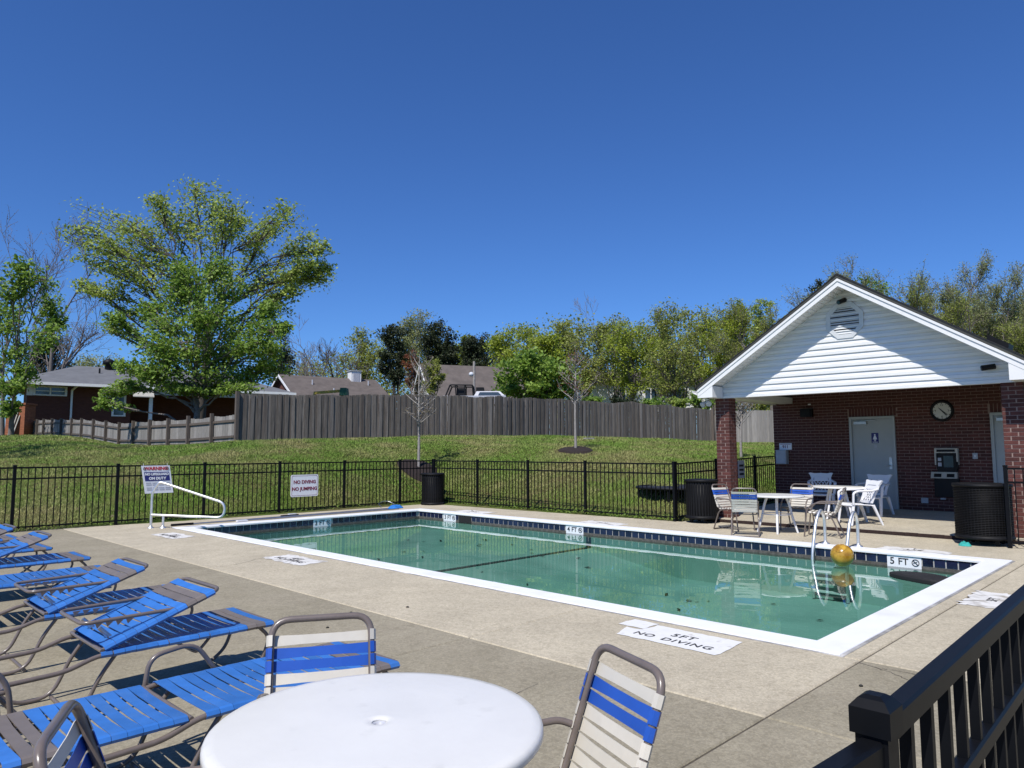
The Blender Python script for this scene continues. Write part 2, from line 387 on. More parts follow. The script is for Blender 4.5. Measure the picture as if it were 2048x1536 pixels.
def npmesh(name, V, F, smooth=False):
    """mesh straight from arrays; F is (n,3) or (n,4)"""
    me = bpy.data.meshes.new(name); V = np.ascontiguousarray(V, dtype=np.float32); F = np.ascontiguousarray(F, dtype=np.int32)
    k = F.shape[1]
    me.vertices.add(len(V)); me.vertices.foreach_set('co', V.ravel())
    me.loops.add(F.size); me.loops.foreach_set('vertex_index', F.ravel())
    me.polygons.add(len(F)); me.polygons.foreach_set('loop_start', np.arange(0, F.size, k, dtype=np.int32))
    me.polygons.foreach_set('loop_total', np.full(len(F), k, dtype=np.int32))
    if smooth: me.polygons.foreach_set('use_smooth', np.ones(len(F), dtype=bool))
    me.update(calc_edges=True); return me
def text_mesh(s, size, bold=0.0, align='CENTER', depth=0.0015, spacing=1.0, line=1.0):
    cu = bpy.data.curves.new('lettering', 'FONT'); cu.body = s; cu.size = size; cu.align_x = align; cu.align_y = 'CENTER'
    cu.extrude = depth; cu.offset = bold; cu.space_character = spacing; cu.space_line = line; cu.resolution_u = 3
    o = bpy.data.objects.new('lettering', cu); COL.objects.link(o)
    bpy.context.view_layer.update()
    me = bpy.data.meshes.new_from_object(o.evaluated_get(bpy.context.evaluated_depsgraph_get()))
    bpy.data.objects.remove(o); bpy.data.curves.remove(cu); me.materials.clear(); return me
def lettering(s, size, m, parent, origin, ex, ey, name='lettering', **kw):
    me = text_mesh(s, size, **kw)
    ex = Vector(ex).normalized(); ey = Vector(ey); ey = (ey-ex*ey.dot(ex)).normalized(); ez = ex.cross(ey)
    o = put(name, me, m, parent)
    mm = Matrix((ex, ey, ez)).transposed().to_4x4(); mm.translation = Vector(origin); o.matrix_local = mm
    return o

# ------------------------------------------------------------------ terrain
FX, FY, SY = 13.21, 16.12, 8.21            # metal fence lines
_wpx = np.array([-900, -400, 0, 60, 102, 161, 237, 298, 375, 422, 470, 735, 1000, 1200, 1425, 1550, 1800, 2300, 3200], float)
_wd = np.array([40, 44, 46, 45, 43.3, 38, 33.7, 29, 27.6, 26.8, 26.3, 29.0, 31.9, 36.0, 40.0, 38.6, 36, 34, 30.], float)
_wz = np.array([2.2, 2.3, 2.35, 2.38, 2.38, 2.15, 1.77, 1.67, 1.70, 1.74, 1.79, 1.98, 2.08, 2.08, 1.88, 1.76, 1.6, 1.3, 1.0], float)
def terrain(x, y):
    x = np.asarray(x, float); y = np.asarray(y, float)
    ca, sa = math.cos(YAW), math.sin(YAW)
    dep = x*ca + y*sa; lat = x*sa - y*ca
    dd = np.maximum(dep, .5); t = np.clip(lat/dd, -1.6, 1.7); px = 1024+F_PX*t
    ux = ca+sa*t; uy = sa-ca*t                           # ground direction per unit depth
    tX = np.where(ux > .02, (FX+.12)/np.maximum(ux, .02), 1e3); tY = np.where(uy > .02, (FY+.12)/np.maximum(uy, .02), 1e3)
    tS = np.where(uy > .02, (SY+.12)/np.maximum(uy, .02), 1e3)
    dm = np.minimum(tX, tY); side = (tX < tY) & (tX*uy < SY); dm = np.where(side, np.maximum(tX, np.minimum(tS, 30)), dm)
    base = np.clip((x-13.9)*.045, 0, .16)*(y < 9.5) - .02
    w = 1/np.interp(px, _wpx, 1/_wd); zw = np.interp(px, _wpx, _wz)
    w = np.maximum(w, dm+4)
    s = np.clip((dep-dm)/(w-dm), 0, 1)
    g = np.interp(s, [0, .04, .25, .45, .7, 1], [0, .05, .575, .79, .93, 1]); g = g*.6 + .4*(1-(1-s)**2.2)
    z = base + (zw-base)*g
    bump = .05*np.sin(x*.83+1.1)*np.sin(y*.71+.4) + .03*np.sin(x*1.9)*np.cos(y*2.3+x*.6)
    z = z + bump*np.clip(s*4, 0, 1)*np.clip((1-s)*5+.2, 0, 1)
    far = np.clip((dep-w)/60, 0, 1); z = z + far*.6
    return np.where(dep < 1, -.02, z)
def tz(x, y): return float(terrain([x], [y])[0])

def axis(*segs):
    a = [];
    for lo, hi, st in segs: a += list(np.arange(lo, hi, st))
    return np.array(a + [segs[-1][1]])
gx = axis((-900, -120, 60), (-120, -30, 6), (-30, 60, .75), (60, 130, 5), (130, 900, 70))
gy = gx.copy()
GX, GY = np.meshgrid(gx, gy, indexing='ij'); GZ = terrain(GX.ravel(), GY.ravel()).reshape(GX.shape)
nx, ny = GX.shape
ii, jj = np.meshgrid(np.arange(nx-1), np.arange(ny-1), indexing='ij')
cx = (GX[:-1,:-1]+GX[1:,1:])/2; cyy = (GY[:-1,:-1]+GY[1:,1:])/2
inside = ((cx > -7.6) & (cx < 13.0) & (cyy > -3.) & (cyy < 15.8)) | ((cx > 12.9) & (cx < 17.3) & (cyy > 2.6) & (cyy < 7.5))
keep = ~inside
ids = (ii*ny+jj)[keep]
F = np.stack([ids, ids+ny, ids+ny+1, ids+1], 1)
lawn = put('ground', npmesh('ground', np.stack([GX.ravel(), GY.ravel(), GZ.ravel()], 1), F, True), 'lawn'); tag(lawn, kind='structure')

# ------------------------------------------------------------------ pool deck (slabs with open joints)
PX0, PX1, PY0, PY1 = 5.52, 11.64, 2.08, 14.69           # outer coping
IX0, IX1, IY0, IY1 = 5.80, 11.36, 2.36, 14.41           # water edge
WATER = -0.19
deck = empty('pool_deck'); tag(deck, kind='structure')
sb = MB()
for r_ in ((-7.6, PX0+.05, -3., 16.2), (PX1-.05, 13.28, -3, 16.2), (PX0+.05, PX1-.05, -3, PY0+.05), (PX0+.05, PX1-.05, PY1-.05, 16.2)):
    sb.box(r_[0], r_[1], r_[2], r_[3], -.16, -.012)
sb.build('sub_base', 'sub', deck)
def slab(x0, x1, y0, y1, m, z0=0., z1=None):
    g = .007; z1 = z0 if z1 is None else z1; b = .008; t = MB()
    X = [x0+g, x0+g+b, x1-g-b, x1-g]; Y = [y0+g, y0+g+b, y1-g-b, y1-g]
    def zz(x): return z0+(z1-z0)*(x-x0)/(x1-x0)
    out = [(X[0],Y[0]),(X[3],Y[0]),(X[3],Y[3]),(X[0],Y[3])]; inn = [(X[1],Y[1]),(X[2],Y[1]),(X[2],Y[2]),(X[1],Y[2])]
    vs = [(x,y,zz(x)-.10) for x,y in out]+[(x,y,zz(x)-b) for x,y in out]+[(x,y,zz(x)) for x,y in inn]
    fs = [(8,9,10,11)]+[(i,(i+1)%4,4+(i+1)%4,4+i) for i in range(4)]+[(4+i,4+(i+1)%4,8+(i+1)%4,8+i) for i in range(4)]
    return t.add(vs, fs).build('slab', m, deck)
YL = [-3, -.55, 1.93, 4.42, 9.42, 14.85, 16.2]
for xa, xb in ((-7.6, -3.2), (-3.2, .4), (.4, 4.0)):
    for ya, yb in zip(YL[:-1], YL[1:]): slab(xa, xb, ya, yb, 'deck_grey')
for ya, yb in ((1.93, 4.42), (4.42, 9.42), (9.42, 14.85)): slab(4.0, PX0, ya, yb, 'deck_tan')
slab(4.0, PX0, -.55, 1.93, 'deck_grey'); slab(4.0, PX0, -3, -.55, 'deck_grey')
for xa, xb in ((4.0, 8.6), (8.6, 13.28)): slab(xa, xb, 14.85, 16.2, 'deck_tan')
slab(PX0, PX1, PY1, 14.85, 'deck_tan')
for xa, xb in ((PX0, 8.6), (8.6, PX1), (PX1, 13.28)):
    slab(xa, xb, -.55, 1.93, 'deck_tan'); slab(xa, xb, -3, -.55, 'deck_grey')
slab(PX0, PX1, 1.93, PY0, 'deck_tan')
for ya, yb in ((1.93, 5.0), (5.0, 8.3), (8.3, 11.6), (11.6, 14.85)): slab(PX1, 13.28, ya, yb, 'deck_tan')
# pavilion floor: trench drain, then a slab that rises gently to the wall
slab(13.28, 13.72, 2.2, 5.0, 'deck_tan'); slab(13.28, 13.72, 5.0, 7.9, 'deck_tan')
MB().box(13.28, 17.5, 1.5, 8.1, -.16, -.06).build('sub_base', 'sub', deck)
# low red-brown riser along the front of the pavilion slab
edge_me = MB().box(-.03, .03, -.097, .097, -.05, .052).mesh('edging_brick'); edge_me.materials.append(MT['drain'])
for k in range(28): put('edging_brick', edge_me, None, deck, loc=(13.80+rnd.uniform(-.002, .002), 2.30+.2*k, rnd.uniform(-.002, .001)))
def slabz(x): return 0. if x < 13.82 else .052+(x-13.82)*.118/3.6
slab(13.82, 17.42, 1.6, 4.75, 'deck_pav', .052, .17); slab(13.82, 17.42, 4.75, 7.95, 'deck_pav', .052, .17)
slab(13.28, 13.82, 7.9, 8.1, 'deck_pav'); slab(13.72, 13.82, 1.6, 2.2, 'deck_pav')

def crack(pts, w=.006):
    b = MB(); P = [ground(*p) for p in pts]; Q = []
    for a, c_ in zip(P[:-1], P[1:]):
        for k in range(6): t = k/6; Q.append(a.lerp(c_, t)+Vector((rnd.uniform(-.012,.012), rnd.uniform(-.012,.012), 0)))
    Q.append(P[-1])
    for a, c_ in zip(Q[:-1], Q[1:]):
        d_ = (c_-a).normalized(); s_ = Vector((-d_.y, d_.x, 0))*w*rnd.uniform(.25, .7)
        b.add([(a+s_)[:2]+(.0022,) if False else (a.x+s_.x, a.y+s_.y, .0022), (a.x-s_.x, a.y-s_.y, .0022), (c_.x-s_.x, c_.y-s_.y, .0022), (c_.x+s_.x, c_.y+s_.y, .0022)], [(0,1,2,3)])
    b.build('hairline_crack', 'sub', deck)
crack([(1712,1325),(1760,1338),(1800,1352),(1842,1372)]); crack([(1760,1338),(1790,1340),(1850,1353)], .004)
crack([(540,1112),(480,1127),(440,1134)], .005); crack([(900,1420),(1010,1400),(1075,1368)], .004)
# ------------------------------------------------------------------ swimming pool
pool = empty('swimming_pool', (8.58, 8.4, 0)); tag(pool, kind='structure')
O = Vector((-8.58, -8.4, 0))
def pooladd(mb, name, m, **k): return mb.build(name, m, pool, loc=O)
def cope(mb, x0, x1, y0, y1, inner):
    mb.box(x0, x1, y0, y1, -.065, .012)
b = MB()
def ring(mb, x0, x1, y0, y1, X0, X1, Y0, Y1, z0, z1, bev=.018):
    lo = [(x0,y0),(x1,y0),(x1,y1),(x0,y1)]; hi = [(X0,Y0),(X1,Y0),(X1,Y1),(X0,Y1)]
    s = 1
    lob = [(x0-bev,y0-bev),(x1+bev,y0-bev),(x1+bev,y1+bev),(x0-bev,y1+bev)]; hib = [(X0+bev*.4,Y0+bev*.4),(X1-bev*.4,Y0+bev*.4),(X1-bev*.4,Y1-bev*.4),(X0+bev*.4,Y1-bev*.4)]
    vs = [(*p,z1) for p in hib]+[(*p,z1) for p in lob]+[(*p,z1-bev) for p in lo]+[(*p,z0) for p in lo]+[(*p,z1-bev*.4) for p in hi]+[(*p,z0) for p in hi]
    fs = []
    for i in range(4):
        j = (i+1)%4
        fs += [(i,j,4+j,4+i), (4+i,4+j,8+j,8+i), (8+i,8+j,12+j,12+i), (16+i,16+j,j,i), (20+i,20+j,16+j,16+i), (12+i,12+j,20+j,20+i)]
    mb.add(vs, fs)
ring(b, IX0, IX1, IY0, IY1, PX0, PX1, PY0, PY1, -.026, .014, .014)
pooladd(b, 'coping', 'coping')
b = MB()
for (xa, xb, ya, yb) in ((PX0-.022, PX0, PY0, PY1), (PX1, PX1+.022, PY0, PY1), (PX0-.022, PX1+.022, PY0-.030, PY0), (PX0-.022, PX1+.022, PY1, PY1+.022)): b.box(xa, xb, ya, yb, -.03, .0035)
pooladd(b, 'expansion_joint', 'caulk')
# shell: walls stand 25 mm behind the coping nose, floor slopes from the shallow end to the deep end with a break line
w = .03; X0, X1, Y0, Y1 = IX0-w, IX1+w, IY0-w, IY1+w; BR = 9.05
b = MB()
zs, zb, zd = -.42, -.43, -.78
for (xa, ya), (xb, yb) in (((X0,Y0),(X1,Y0)), ((X1,Y0),(X1,Y1)), ((X1,Y1),(X0,Y1)), ((X0,Y1),(X0,Y0))):
    b.add([(xa,ya,-1.6),(xb,yb,-1.6),(xb,yb,-.15),(xa,ya,-.15)], [(0,1,2,3)])
b.add([(X0,Y0,zd),(X1,Y0,zd),(X1,BR-2.0,zd),(X0,BR-2.0,zd),(X0,BR,zb),(X1,BR,zb),(X0,Y1,zs),(X1,Y1,zs)], [(0,1,2,3),(3,2,5,4),(4,5,7,6)])
pooladd(b, 'shell', 'plaster')
st_ = MB(); b = MB()      # corner steps under the handrail
for k in range(3):
    rr = 1.55-.45*k; z = -.385+.038*k
    pts = [(X0+.01, Y1-.01, z)] + [(X0+.01+rr*math.sin(a), Y1-.01-rr*math.cos(a), z) for a in [i*math.pi/2/8 for i in range(9)]]
    b.prism(pts, (0, 0, -.2))
    st_.tube([(p_[0], p_[1], p_[2]+.004) for p_ in pts[1:]], .022, 5)
pooladd(b, 'corner_step', 'plaster'); pooladd(st_, 'step_nosing', 'stripe')
# dark lane line at the break and its mark on the far wall
b = MB(); b.box(X0+.02, X1-.02, BR-.05, BR+.05, zb-.02, zb+.006)
pooladd(b, 'floor_stripe', 'stripe')
b = MB(); b.box(X1-.006, X1+.004, BR-.06, BR+.06, zb, -.213); pooladd(b, 'wall_stripe', 'stripe')
# tile band: bed, then single navy tiles on the two sides the photo shows, joined rows on the other two
b = MB()
tz0, tz1 = -.147, -.024
for (xa, xb, ya, yb) in ((X1-.004, X1+.03, Y0, Y1), (X0-.03, X0+.004, Y0, Y1), (X0, X1, Y1-.004, Y1+.03), (X0, X1, Y0-.03, Y0+.004)):
    b.box(xa, xb, ya, yb, -.149, -.015)
pooladd(b, 'grout_bed', 'grout')
b = MB()
for (xa, xb, ya, yb) in ((X1-.009, X1+.02, Y0, Y1), (X0, X1, Y1-.009, Y1+.02), (X0-.02, X0+.009, Y0, Y1), (X0, X1, Y0-.02, Y0+.009)):
    b.box(xa, xb, ya, yb, -.212, -.1485)
pooladd(b, 'waterline_bed', 'scum')
TP = .1488
tile_me = MB(); h = .0575; d = .0675
tile_me.add([(-d,0,-h),(d,0,-h),(d,0,h),(-d,0,h),(-d+.004,-.008,-h+.004),(d-.004,-.008,-h+.004),(d-.004,-.008,h-.004),(-d+.004,-.008,h-.004)],
            [(4,5,6,7),(0,1,5,4),(1,2,6,5),(2,3,7,6),(3,0,4,7)])
tile_me = tile_me.mesh('tile'); tile_me.materials.append(MT['navy'])
zc = (tz0+tz1)/2
markers = []       # (side, centre, digit)
y5 = (3.11+3.555)/2; y4 = onplane(1150, 1060, 0, X1).y; y3 = onplane(900, 1036, 0, X1).y; x3 = onplane(644, 1046, 1, Y1).x
ysk = onplane(931, 1036, 0, X1).y
blockY = [(y5, .24), (y4, .24), (y3, .24), (ysk, .22)]
k = 0
while True:
    y = Y0+.03+TP*(k+.5); k += 1
    if y > Y1-.05: break
    if any(abs(y-c) < w_ for c, w_ in blockY): continue
    put('tile', tile_me, None, pool, loc=Vector((X1-.004, y, zc))+O, rot=(0, 0, -math.pi/2))
k = 0
while True:
    x = X0+.03+TP*(k+.5); k += 1
    if x > X1-.05: break
    if abs(x-x3) < .24: continue
    put('tile', tile_me, None, pool, loc=Vector((x, Y1-.004, zc))+O)
b = MB()
k = 0
while Y0+.03+TP*(k+1) < Y1: 
    y = Y0+.03+TP*(k+.5); b.box(X0+.004, X0+.012, y-d, y+d, zc-h, zc+h); k += 1
k = 0
while X0+.03+TP*(k+1) < X1:
    x = X0+.03+TP*(k+.5); b.box(x-d, x+d, Y0+.004, Y0+.012, zc-h, zc+h); k += 1
o = pooladd(b, 'near_side_tiles', 'navy'); tag(o, kind='stuff')
b = MB(); b.box(X1-.012, X1-.006, ysk-.21, ysk+.21, -.205, -.035); pooladd(b, 'skimmer_mouth', 'grille')
b = MB(); b.box(X1-.02, X1-.004, ysk-.23, ysk+.23, -.045, -.03); b.box(X1-.02, X1-.004, ysk+.21, ysk+.23, -.2, -.03); pooladd(b, 'skimmer_frame', 'scum')
def depth_marker(name_digit, centre, side):
    if side == 'X': o = Vector((X1-.013, centre, 0)); ex = Vector((0,-1,0)); nrm = Vector((-1,0,0))
    else: o = Vector((centre, Y1-.013, 0)); ex = Vector((1,0,0)); nrm = Vector((0,-1,0))
    zm = -.110; hw, hh = .223, .080
    bb = MB(); base = [o+ex*a+Vector((0,0,zm+c)) for a, c in ((-hw,-hh),(hw,-hh),(hw,hh),(-hw,hh))]
    bb.prism(base, -nrm*.012)
    mk = bb.build('depth_marker', 'signwhite', pool, loc=O)
    for s_, dx, sz in ((name_digit, -.155, .135), ('FT', -.01, .13)):
        lettering(s_, sz, 'ink', mk, o+ex*dx+Vector((0,0,zm))+nrm*.0025, ex, (0,0,1), bold=.0015)
    rg = MB(); cc = o+ex*.15+Vector((0,0,zm))+nrm*.004
    rg.tube([cc+ex*(.045*math.cos(t))+Vector((0,0,.045*math.sin(t))) for t in [i*math.pi/12 for i in range(24)]], .005, 6, closed=True)
    rg.bar(cc-ex*.031+Vector((0,0,.031)), cc+ex*.031-Vector((0,0,.031)), .008, .006, up=nrm)
    rg.build('no_diving_symbol', 'ink', mk)
    fig = MB(); fig.bar(cc-ex*.028-Vector((0,0,.005)), cc+ex*.02+Vector((0,0,.016)), .006, .010, up=nrm); fig.build('diver_figure', 'ink', mk)
depth_marker('5', y5, 'X'); depth_marker('4', y4, 'X'); depth_marker('3', y3, 'X'); depth_marker('3', x3, 'Y')
b = MB(); nxw, nyw = 24, 40
vs = [(X0+(X1-X0)*i/nxw, Y0+(Y1-Y0)*j/nyw, WATER) for i in range(nxw+1) for j in range(nyw+1)]
fs = [(i*(nyw+1)+j, (i+1)*(nyw+1)+j, (i+1)*(nyw+1)+j+1, i*(nyw+1)+j+1) for i in range(nxw) for j in range(nyw)]
b.add(vs, fs, True); o = b.build('water', 'water'); tag(o, kind='structure')

# ------------------------------------------------------------------ black metal fences
H = 1.22
pick_me = MB().box(-.008, .008, -.008, .008, 0, 1.0).mesh('picket'); pick_me.materials.append(MT['black'])
def post_mesh():
    b = MB().box(-.026, .026, -.026, .026, 0, 1.0)
    b.prism([(-.03,-.03,1.0),(.03,-.03,1.0),(.03,.03,1.0),(-.03,.03,1.0)], (0,0,.022)); return b.mesh('post')
post_me = post_mesh(); post_me.materials.append(MT['black'])
def metal_fence(label, group, posts, zf=lambda x, y: 0., pitch=.112):
    """posts: list of (x, y); rails and pickets between neighbours"""
    o = empty('metal_fence', (posts[0][0], posts[0][1], 0)); tag(o, label, 'fence', group); L = Vector((posts[0][0], posts[0][1], 0))
    rails = [MB(), MB(), MB()]
    for (x, y) in posts: put('post', post_me, None, o, loc=Vector((x, y, zf(x, y)-.02))-L, sc=(1, 1, H+.015))
    for (xa, ya), (xb, yb) in zip(posts[:-1], posts[1:]):
        a = Vector((xa, ya, zf(xa, ya))); c = Vector((xb, yb, zf(xb, yb))); ln = (c-a).length; n = max(2, round(ln/pitch))
        rz = math.atan2(yb-ya, xb-xa)
        for z, mb in zip((1.19, .985, .085), rails):
            q = (c-a).normalized()*.027; mb.bar(a+q+Vector((0,0,z))-L, c-q+Vector((0,0,z))-L, .026, .030)
        for k in range(1, n):
            p = a.lerp(c, k/n); put('picket', pick_me, None, o, loc=p-L+Vector((0,0,.05)), rot=(0,0,rz), sc=(1, 1, 1.13))
    for mb in rails: mb.build('rail', 'black', o)
    return o
GF = 'black metal picket fences around the pool'
metal_fence('black metal picket fence along the left end of the pool, carrying the two white signs', GF,
            [(-1.9, FY), (-.15, FY), (1.39, FY)] + [(x, FY) for x in (3.168, 4.942, 6.71, 8.5, 10.287, 12.054, 13.213)])
metal_fence('black metal picket fence behind the far long side of the pool, below the mulched sapling', GF,
            [(FX, y) for y in (FY-.06, 14.25, 12.4, 10.577, SY)])
metal_fence('short black metal picket fence running past the brick column towards the clubhouse wall', GF,
            [(FX+.06, SY), (15.0, SY), (16.9, SY), (18.6, SY)], zf=lambda x, y: max(0, (x-13.4)*.026))
# the fence beside the camera
nf = empty('metal_fence', (1.0, .31, 0)); tag(nf, 'black metal railing in the right foreground with a capped square post', 'fence', GF)
NL = Vector((1.0, .31, 0))
pc = Vector((1.0, .335, 0))
b = MB().box(-.0195, .0195, -.0195, .0195, 0, 1.155)
b.build('post', 'black', nf, loc=pc-NL)
b = MB(); c1 = .0245; c2 = .016
b.add([(-c1,-c1,1.148),(c1,-c1,1.148),(c1,c1,1.148),(-c1,c1,1.148),(-c1,-c1,1.180),(c1,-c1,1.180),(c1,c1,1.180),(-c1,c1,1.180),(-c2,-c2,1.190),(c2,-c2,1.190),(c2,c2,1.190),(-c2,c2,1.190),(-.009,-.009,1.194),(.009,-.009,1.194),(.009,.009,1.194),(-.009,.009,1.194)],
      [(0,3,2,1),(12,13,14,15)]+[(r_*4+i, r_*4+(i+1)%4, r_*4+4+(i+1)%4, r_*4+4+i) for r_ in range(3) for i in range(4)])
b.build('post_cap', 'black', nf, loc=pc-NL)
def rail_bar(a, c, w_, h_):
    a = Vector(a); c = Vector(c); d_ = (c-a).normalized(); x_ = d_.cross(Vector((0,0,1))).normalized(); e = .004
    prof = [(-w_/2,0),(w_/2,0),(w_/2,h_-e),(w_/2-e,h_),(-w_/2+e,h_),(-w_/2,h_-e)]
    return MB().prism([a-NL+x_*u_+Vector((0,0,v_-h_)) for u_, v_ in prof], c-a)
far = Vector((13.3, .62, 0)); a0 = pc+Vector((.02, 0, 0))
rail_bar(a0+Vector((0,0,1.165)), far+Vector((0,0,1.165)), .030, .033).build('rail', 'black', nf)
rail_bar(a0+Vector((0,0,.985)), far+Vector((0,0,.985)), .026, .028).build('rail', 'black', nf)
rail_bar(a0+Vector((0,0,.11)), far+Vector((0,0,.11)), .026, .028).build('rail', 'black', nf)
n = round((far-a0).length/.105)
rz = math.atan2((far-a0).y, (far-a0).x)
posts_at = {int(n*k/7) for k in range(1, 8)}
for k in range(1, n+1):
    p = a0.lerp(far, k/n)
    if k in posts_at: put('post', post_me, None, nf, loc=p-NL, rot=(0,0,rz), sc=(1, 1, 1.19))
    else: put('picket', pick_me, None, nf, loc=p-NL+Vector((0,0,.06)), rot=(0,0,rz), sc=(1, 1, 1.09))
# second panel, stepping down past the post towards the left
g0 = pc-Vector((.02, 0, 0)); g1 = pc+Vector((-1.9, .14, 0))
rail_bar(g0+Vector((0,0,1.143)), g1+Vector((0,0,1.143)), .030, .033).build('rail', 'black', nf)
rail_bar(g0+Vector((0,0,.945)), g1+Vector((0,0,.945)), .026, .028).build('rail', 'black', nf)
rail_bar(g0+Vector((0,0,.11)), g1+Vector((0,0,.11)), .026, .028).build('rail', 'black', nf)
n = 17
for k in range(1, n):
    p = g0.lerp(g1, k/n); put('picket', pick_me, None, nf, loc=p-NL+Vector((0,0,.06)), sc=(1, 1, 1.05))
b = MB()
for z in (1.10, .96): b.tube([pc-NL+Vector((-.019,.015,z)), pc-NL+Vector((-.028,.018,z))], .008, 6)
b.build('bracket_bolt', 'black', nf)
# gate at the right edge of the picture
metal_fence('black metal gate panel at the right edge beside the ribbed bin', GF, [(13.12, 2.36), (13.25, 1.5), (13.3, .62)])

# ------------------------------------------------------------------ clubhouse
club = empty('clubhouse', (17.4, 4.95, 0)); tag(club, 'red brick clubhouse with a white sided gable over its open porch', 'building')
CO = Vector((-17.4, -4.95, 0))
def cpart(mb, name, m, parent=None, **k):
    return mb.build(name, m, parent or club, loc=CO if parent is None else (0,0,0))
WX = 17.40; WY0, WY1 = 1.95, 7.92; GXP = 14.10; RK = 13.62; RID = 4.88; RZ = 4.66; SLP = .645; EY0, EY1 = 1.93, 7.84
def roofz(y): return RZ - SLP*abs(y-RID)
XB = 27.0
# wall core (mortar) with door openings closed behind by the doors
wall = MB().box(WX-.013, WX+.25, WY0, WY1, 0, 2.64); wall.box(WX-.013, WX+.25, 2.45, 7.45, 2.64, 2.87); wall = cpart(wall, 'wall', 'mortar')
b = MB().box(WX+.26, XB-.4, WY0+.02, WY1-.02, -.2, 2.66); cpart(b, 'rear_block', 'brick')
# bricks of the wall: running bond
bl, bh, bd = .194, .057, .092; cp, bp_ = .0677, .2035
brick_me = MB().box(-.01, .03, -bl/2, bl/2, -bh/2, bh/2).mesh('brick'); brick_me.materials.append(MT['brick'])
half_me = MB().box(-.01, .03, -bl/4+.0025, bl/4-.0025, -bh/2, bh/2).mesh('brick'); half_me.materials.append(MT['brick'])
openings = [(5.13, 6.10, 0, 2.225), (2.35, 3.33, 0, 2.225)]
soldier = [(5.10, 6.13, 2.225, 2.43), (2.32, 3.36, 2.225, 2.43)]
cand = []
nrow = int((2.86-.03)/cp)
for r_ in range(nrow):
    z = .035+cp*(r_+.5); off = (r_%2)*bp_/2
    for k in range(-1, 31):
        y = WY1-.10-bp_*k-off; ya, yb = y-bl/2, y+bl/2
        ya, yb = max(ya, WY0), min(yb, WY1)
        if z > 2.60: ya, yb = max(ya, 2.45), min(yb, 7.45)
        for (o0, o1, oz0, oz1) in openings+soldier:
            if oz0 < z < oz1:
                if ya < o1 and yb > o0:
                    if ya < o0: yb = min(yb, o0-.006)
                    elif yb > o1: ya = max(ya, o1+.006)
                    else: yb = ya
        if yb-ya > .03: cand.append((z, ya, yb))
for (o0, o1, oz0, oz1) in soldier:
    n = int((o1-o0)/cp)
    for k in range(n): cand.append((None, o0+cp*(k+.02), o0+cp*(k+.98)-.008, oz0+.006, oz1-.006))
vis = sorted(cand, key=lambda c: 0 if (c[0] is not None and c[0] > .25 and 2.5 < c[1] < 7.9 and c[0] < 2.45) else 1)
front = [c for c in cand if c[0] is not None]
front.sort(key=lambda c: (0 if (c[0] < 2.42 and c[0] > .3 and c[1] > 2.6) else 1, math.hypot(WX, (c[1]+c[2])/2)+abs(c[0]-1.5)*.1))
single = front[:300]; rest = front[300:] + [c for c in cand if c[0] is None]
for z, ya, yb in single:
    put('brick', brick_me, None, club, loc=Vector((WX-.02+rnd.uniform(-.002,.002)+.012, (ya+yb)/2, z))+CO, sc=(1, (yb-ya)/bl, 1))
b = MB()
for c in rest:
    if c[0] is None: b.box(WX-.016, WX+.02, c[1], c[2], c[3], c[4])
    else: b.box(WX-.018+rnd.uniform(-.002,.002), WX+.02, c[1], c[2], c[0]-bh/2, c[0]+bh/2)
tag(cpart(b, 'brickwork', 'brick'), kind='stuff')
# porch columns, pinwheel of four bricks per course
def column(y0, x0=GXP, s=.305):
    cx_, cy_ = x0+s/2, y0+s/2
    co = MB().box(x0+.0045, x0+s-.0045, y0+.0045, y0+s-.0045, 0, 2.58)
    col_ = cpart(co, 'column', 'mortar')
    cb = MB().box(-bl/2, bl/2, -bd/2, bd/2, -bh/2, bh/2).mesh('brick'); cb.materials.append(MT['brick'])
    e = s/2-bd/2; f_ = s/2-bl/2
    for k in range(38):
        z = .004+cp*(k+.45)
        for q in range(4):
            a = q*math.pi/2
            px_, py_ = (f_ if k % 2 == 0 else -f_), -e
            x_ = px_*math.cos(a)-py_*math.sin(a); y_ = px_*math.sin(a)+py_*math.cos(a)
            put('brick', cb, None, col_, loc=(cx_+x_+rnd.uniform(-.0015,.0015), cy_+y_+rnd.uniform(-.0015,.0015), z), rot=(0,0,a))
    return col_
column(7.39); column(2.225)
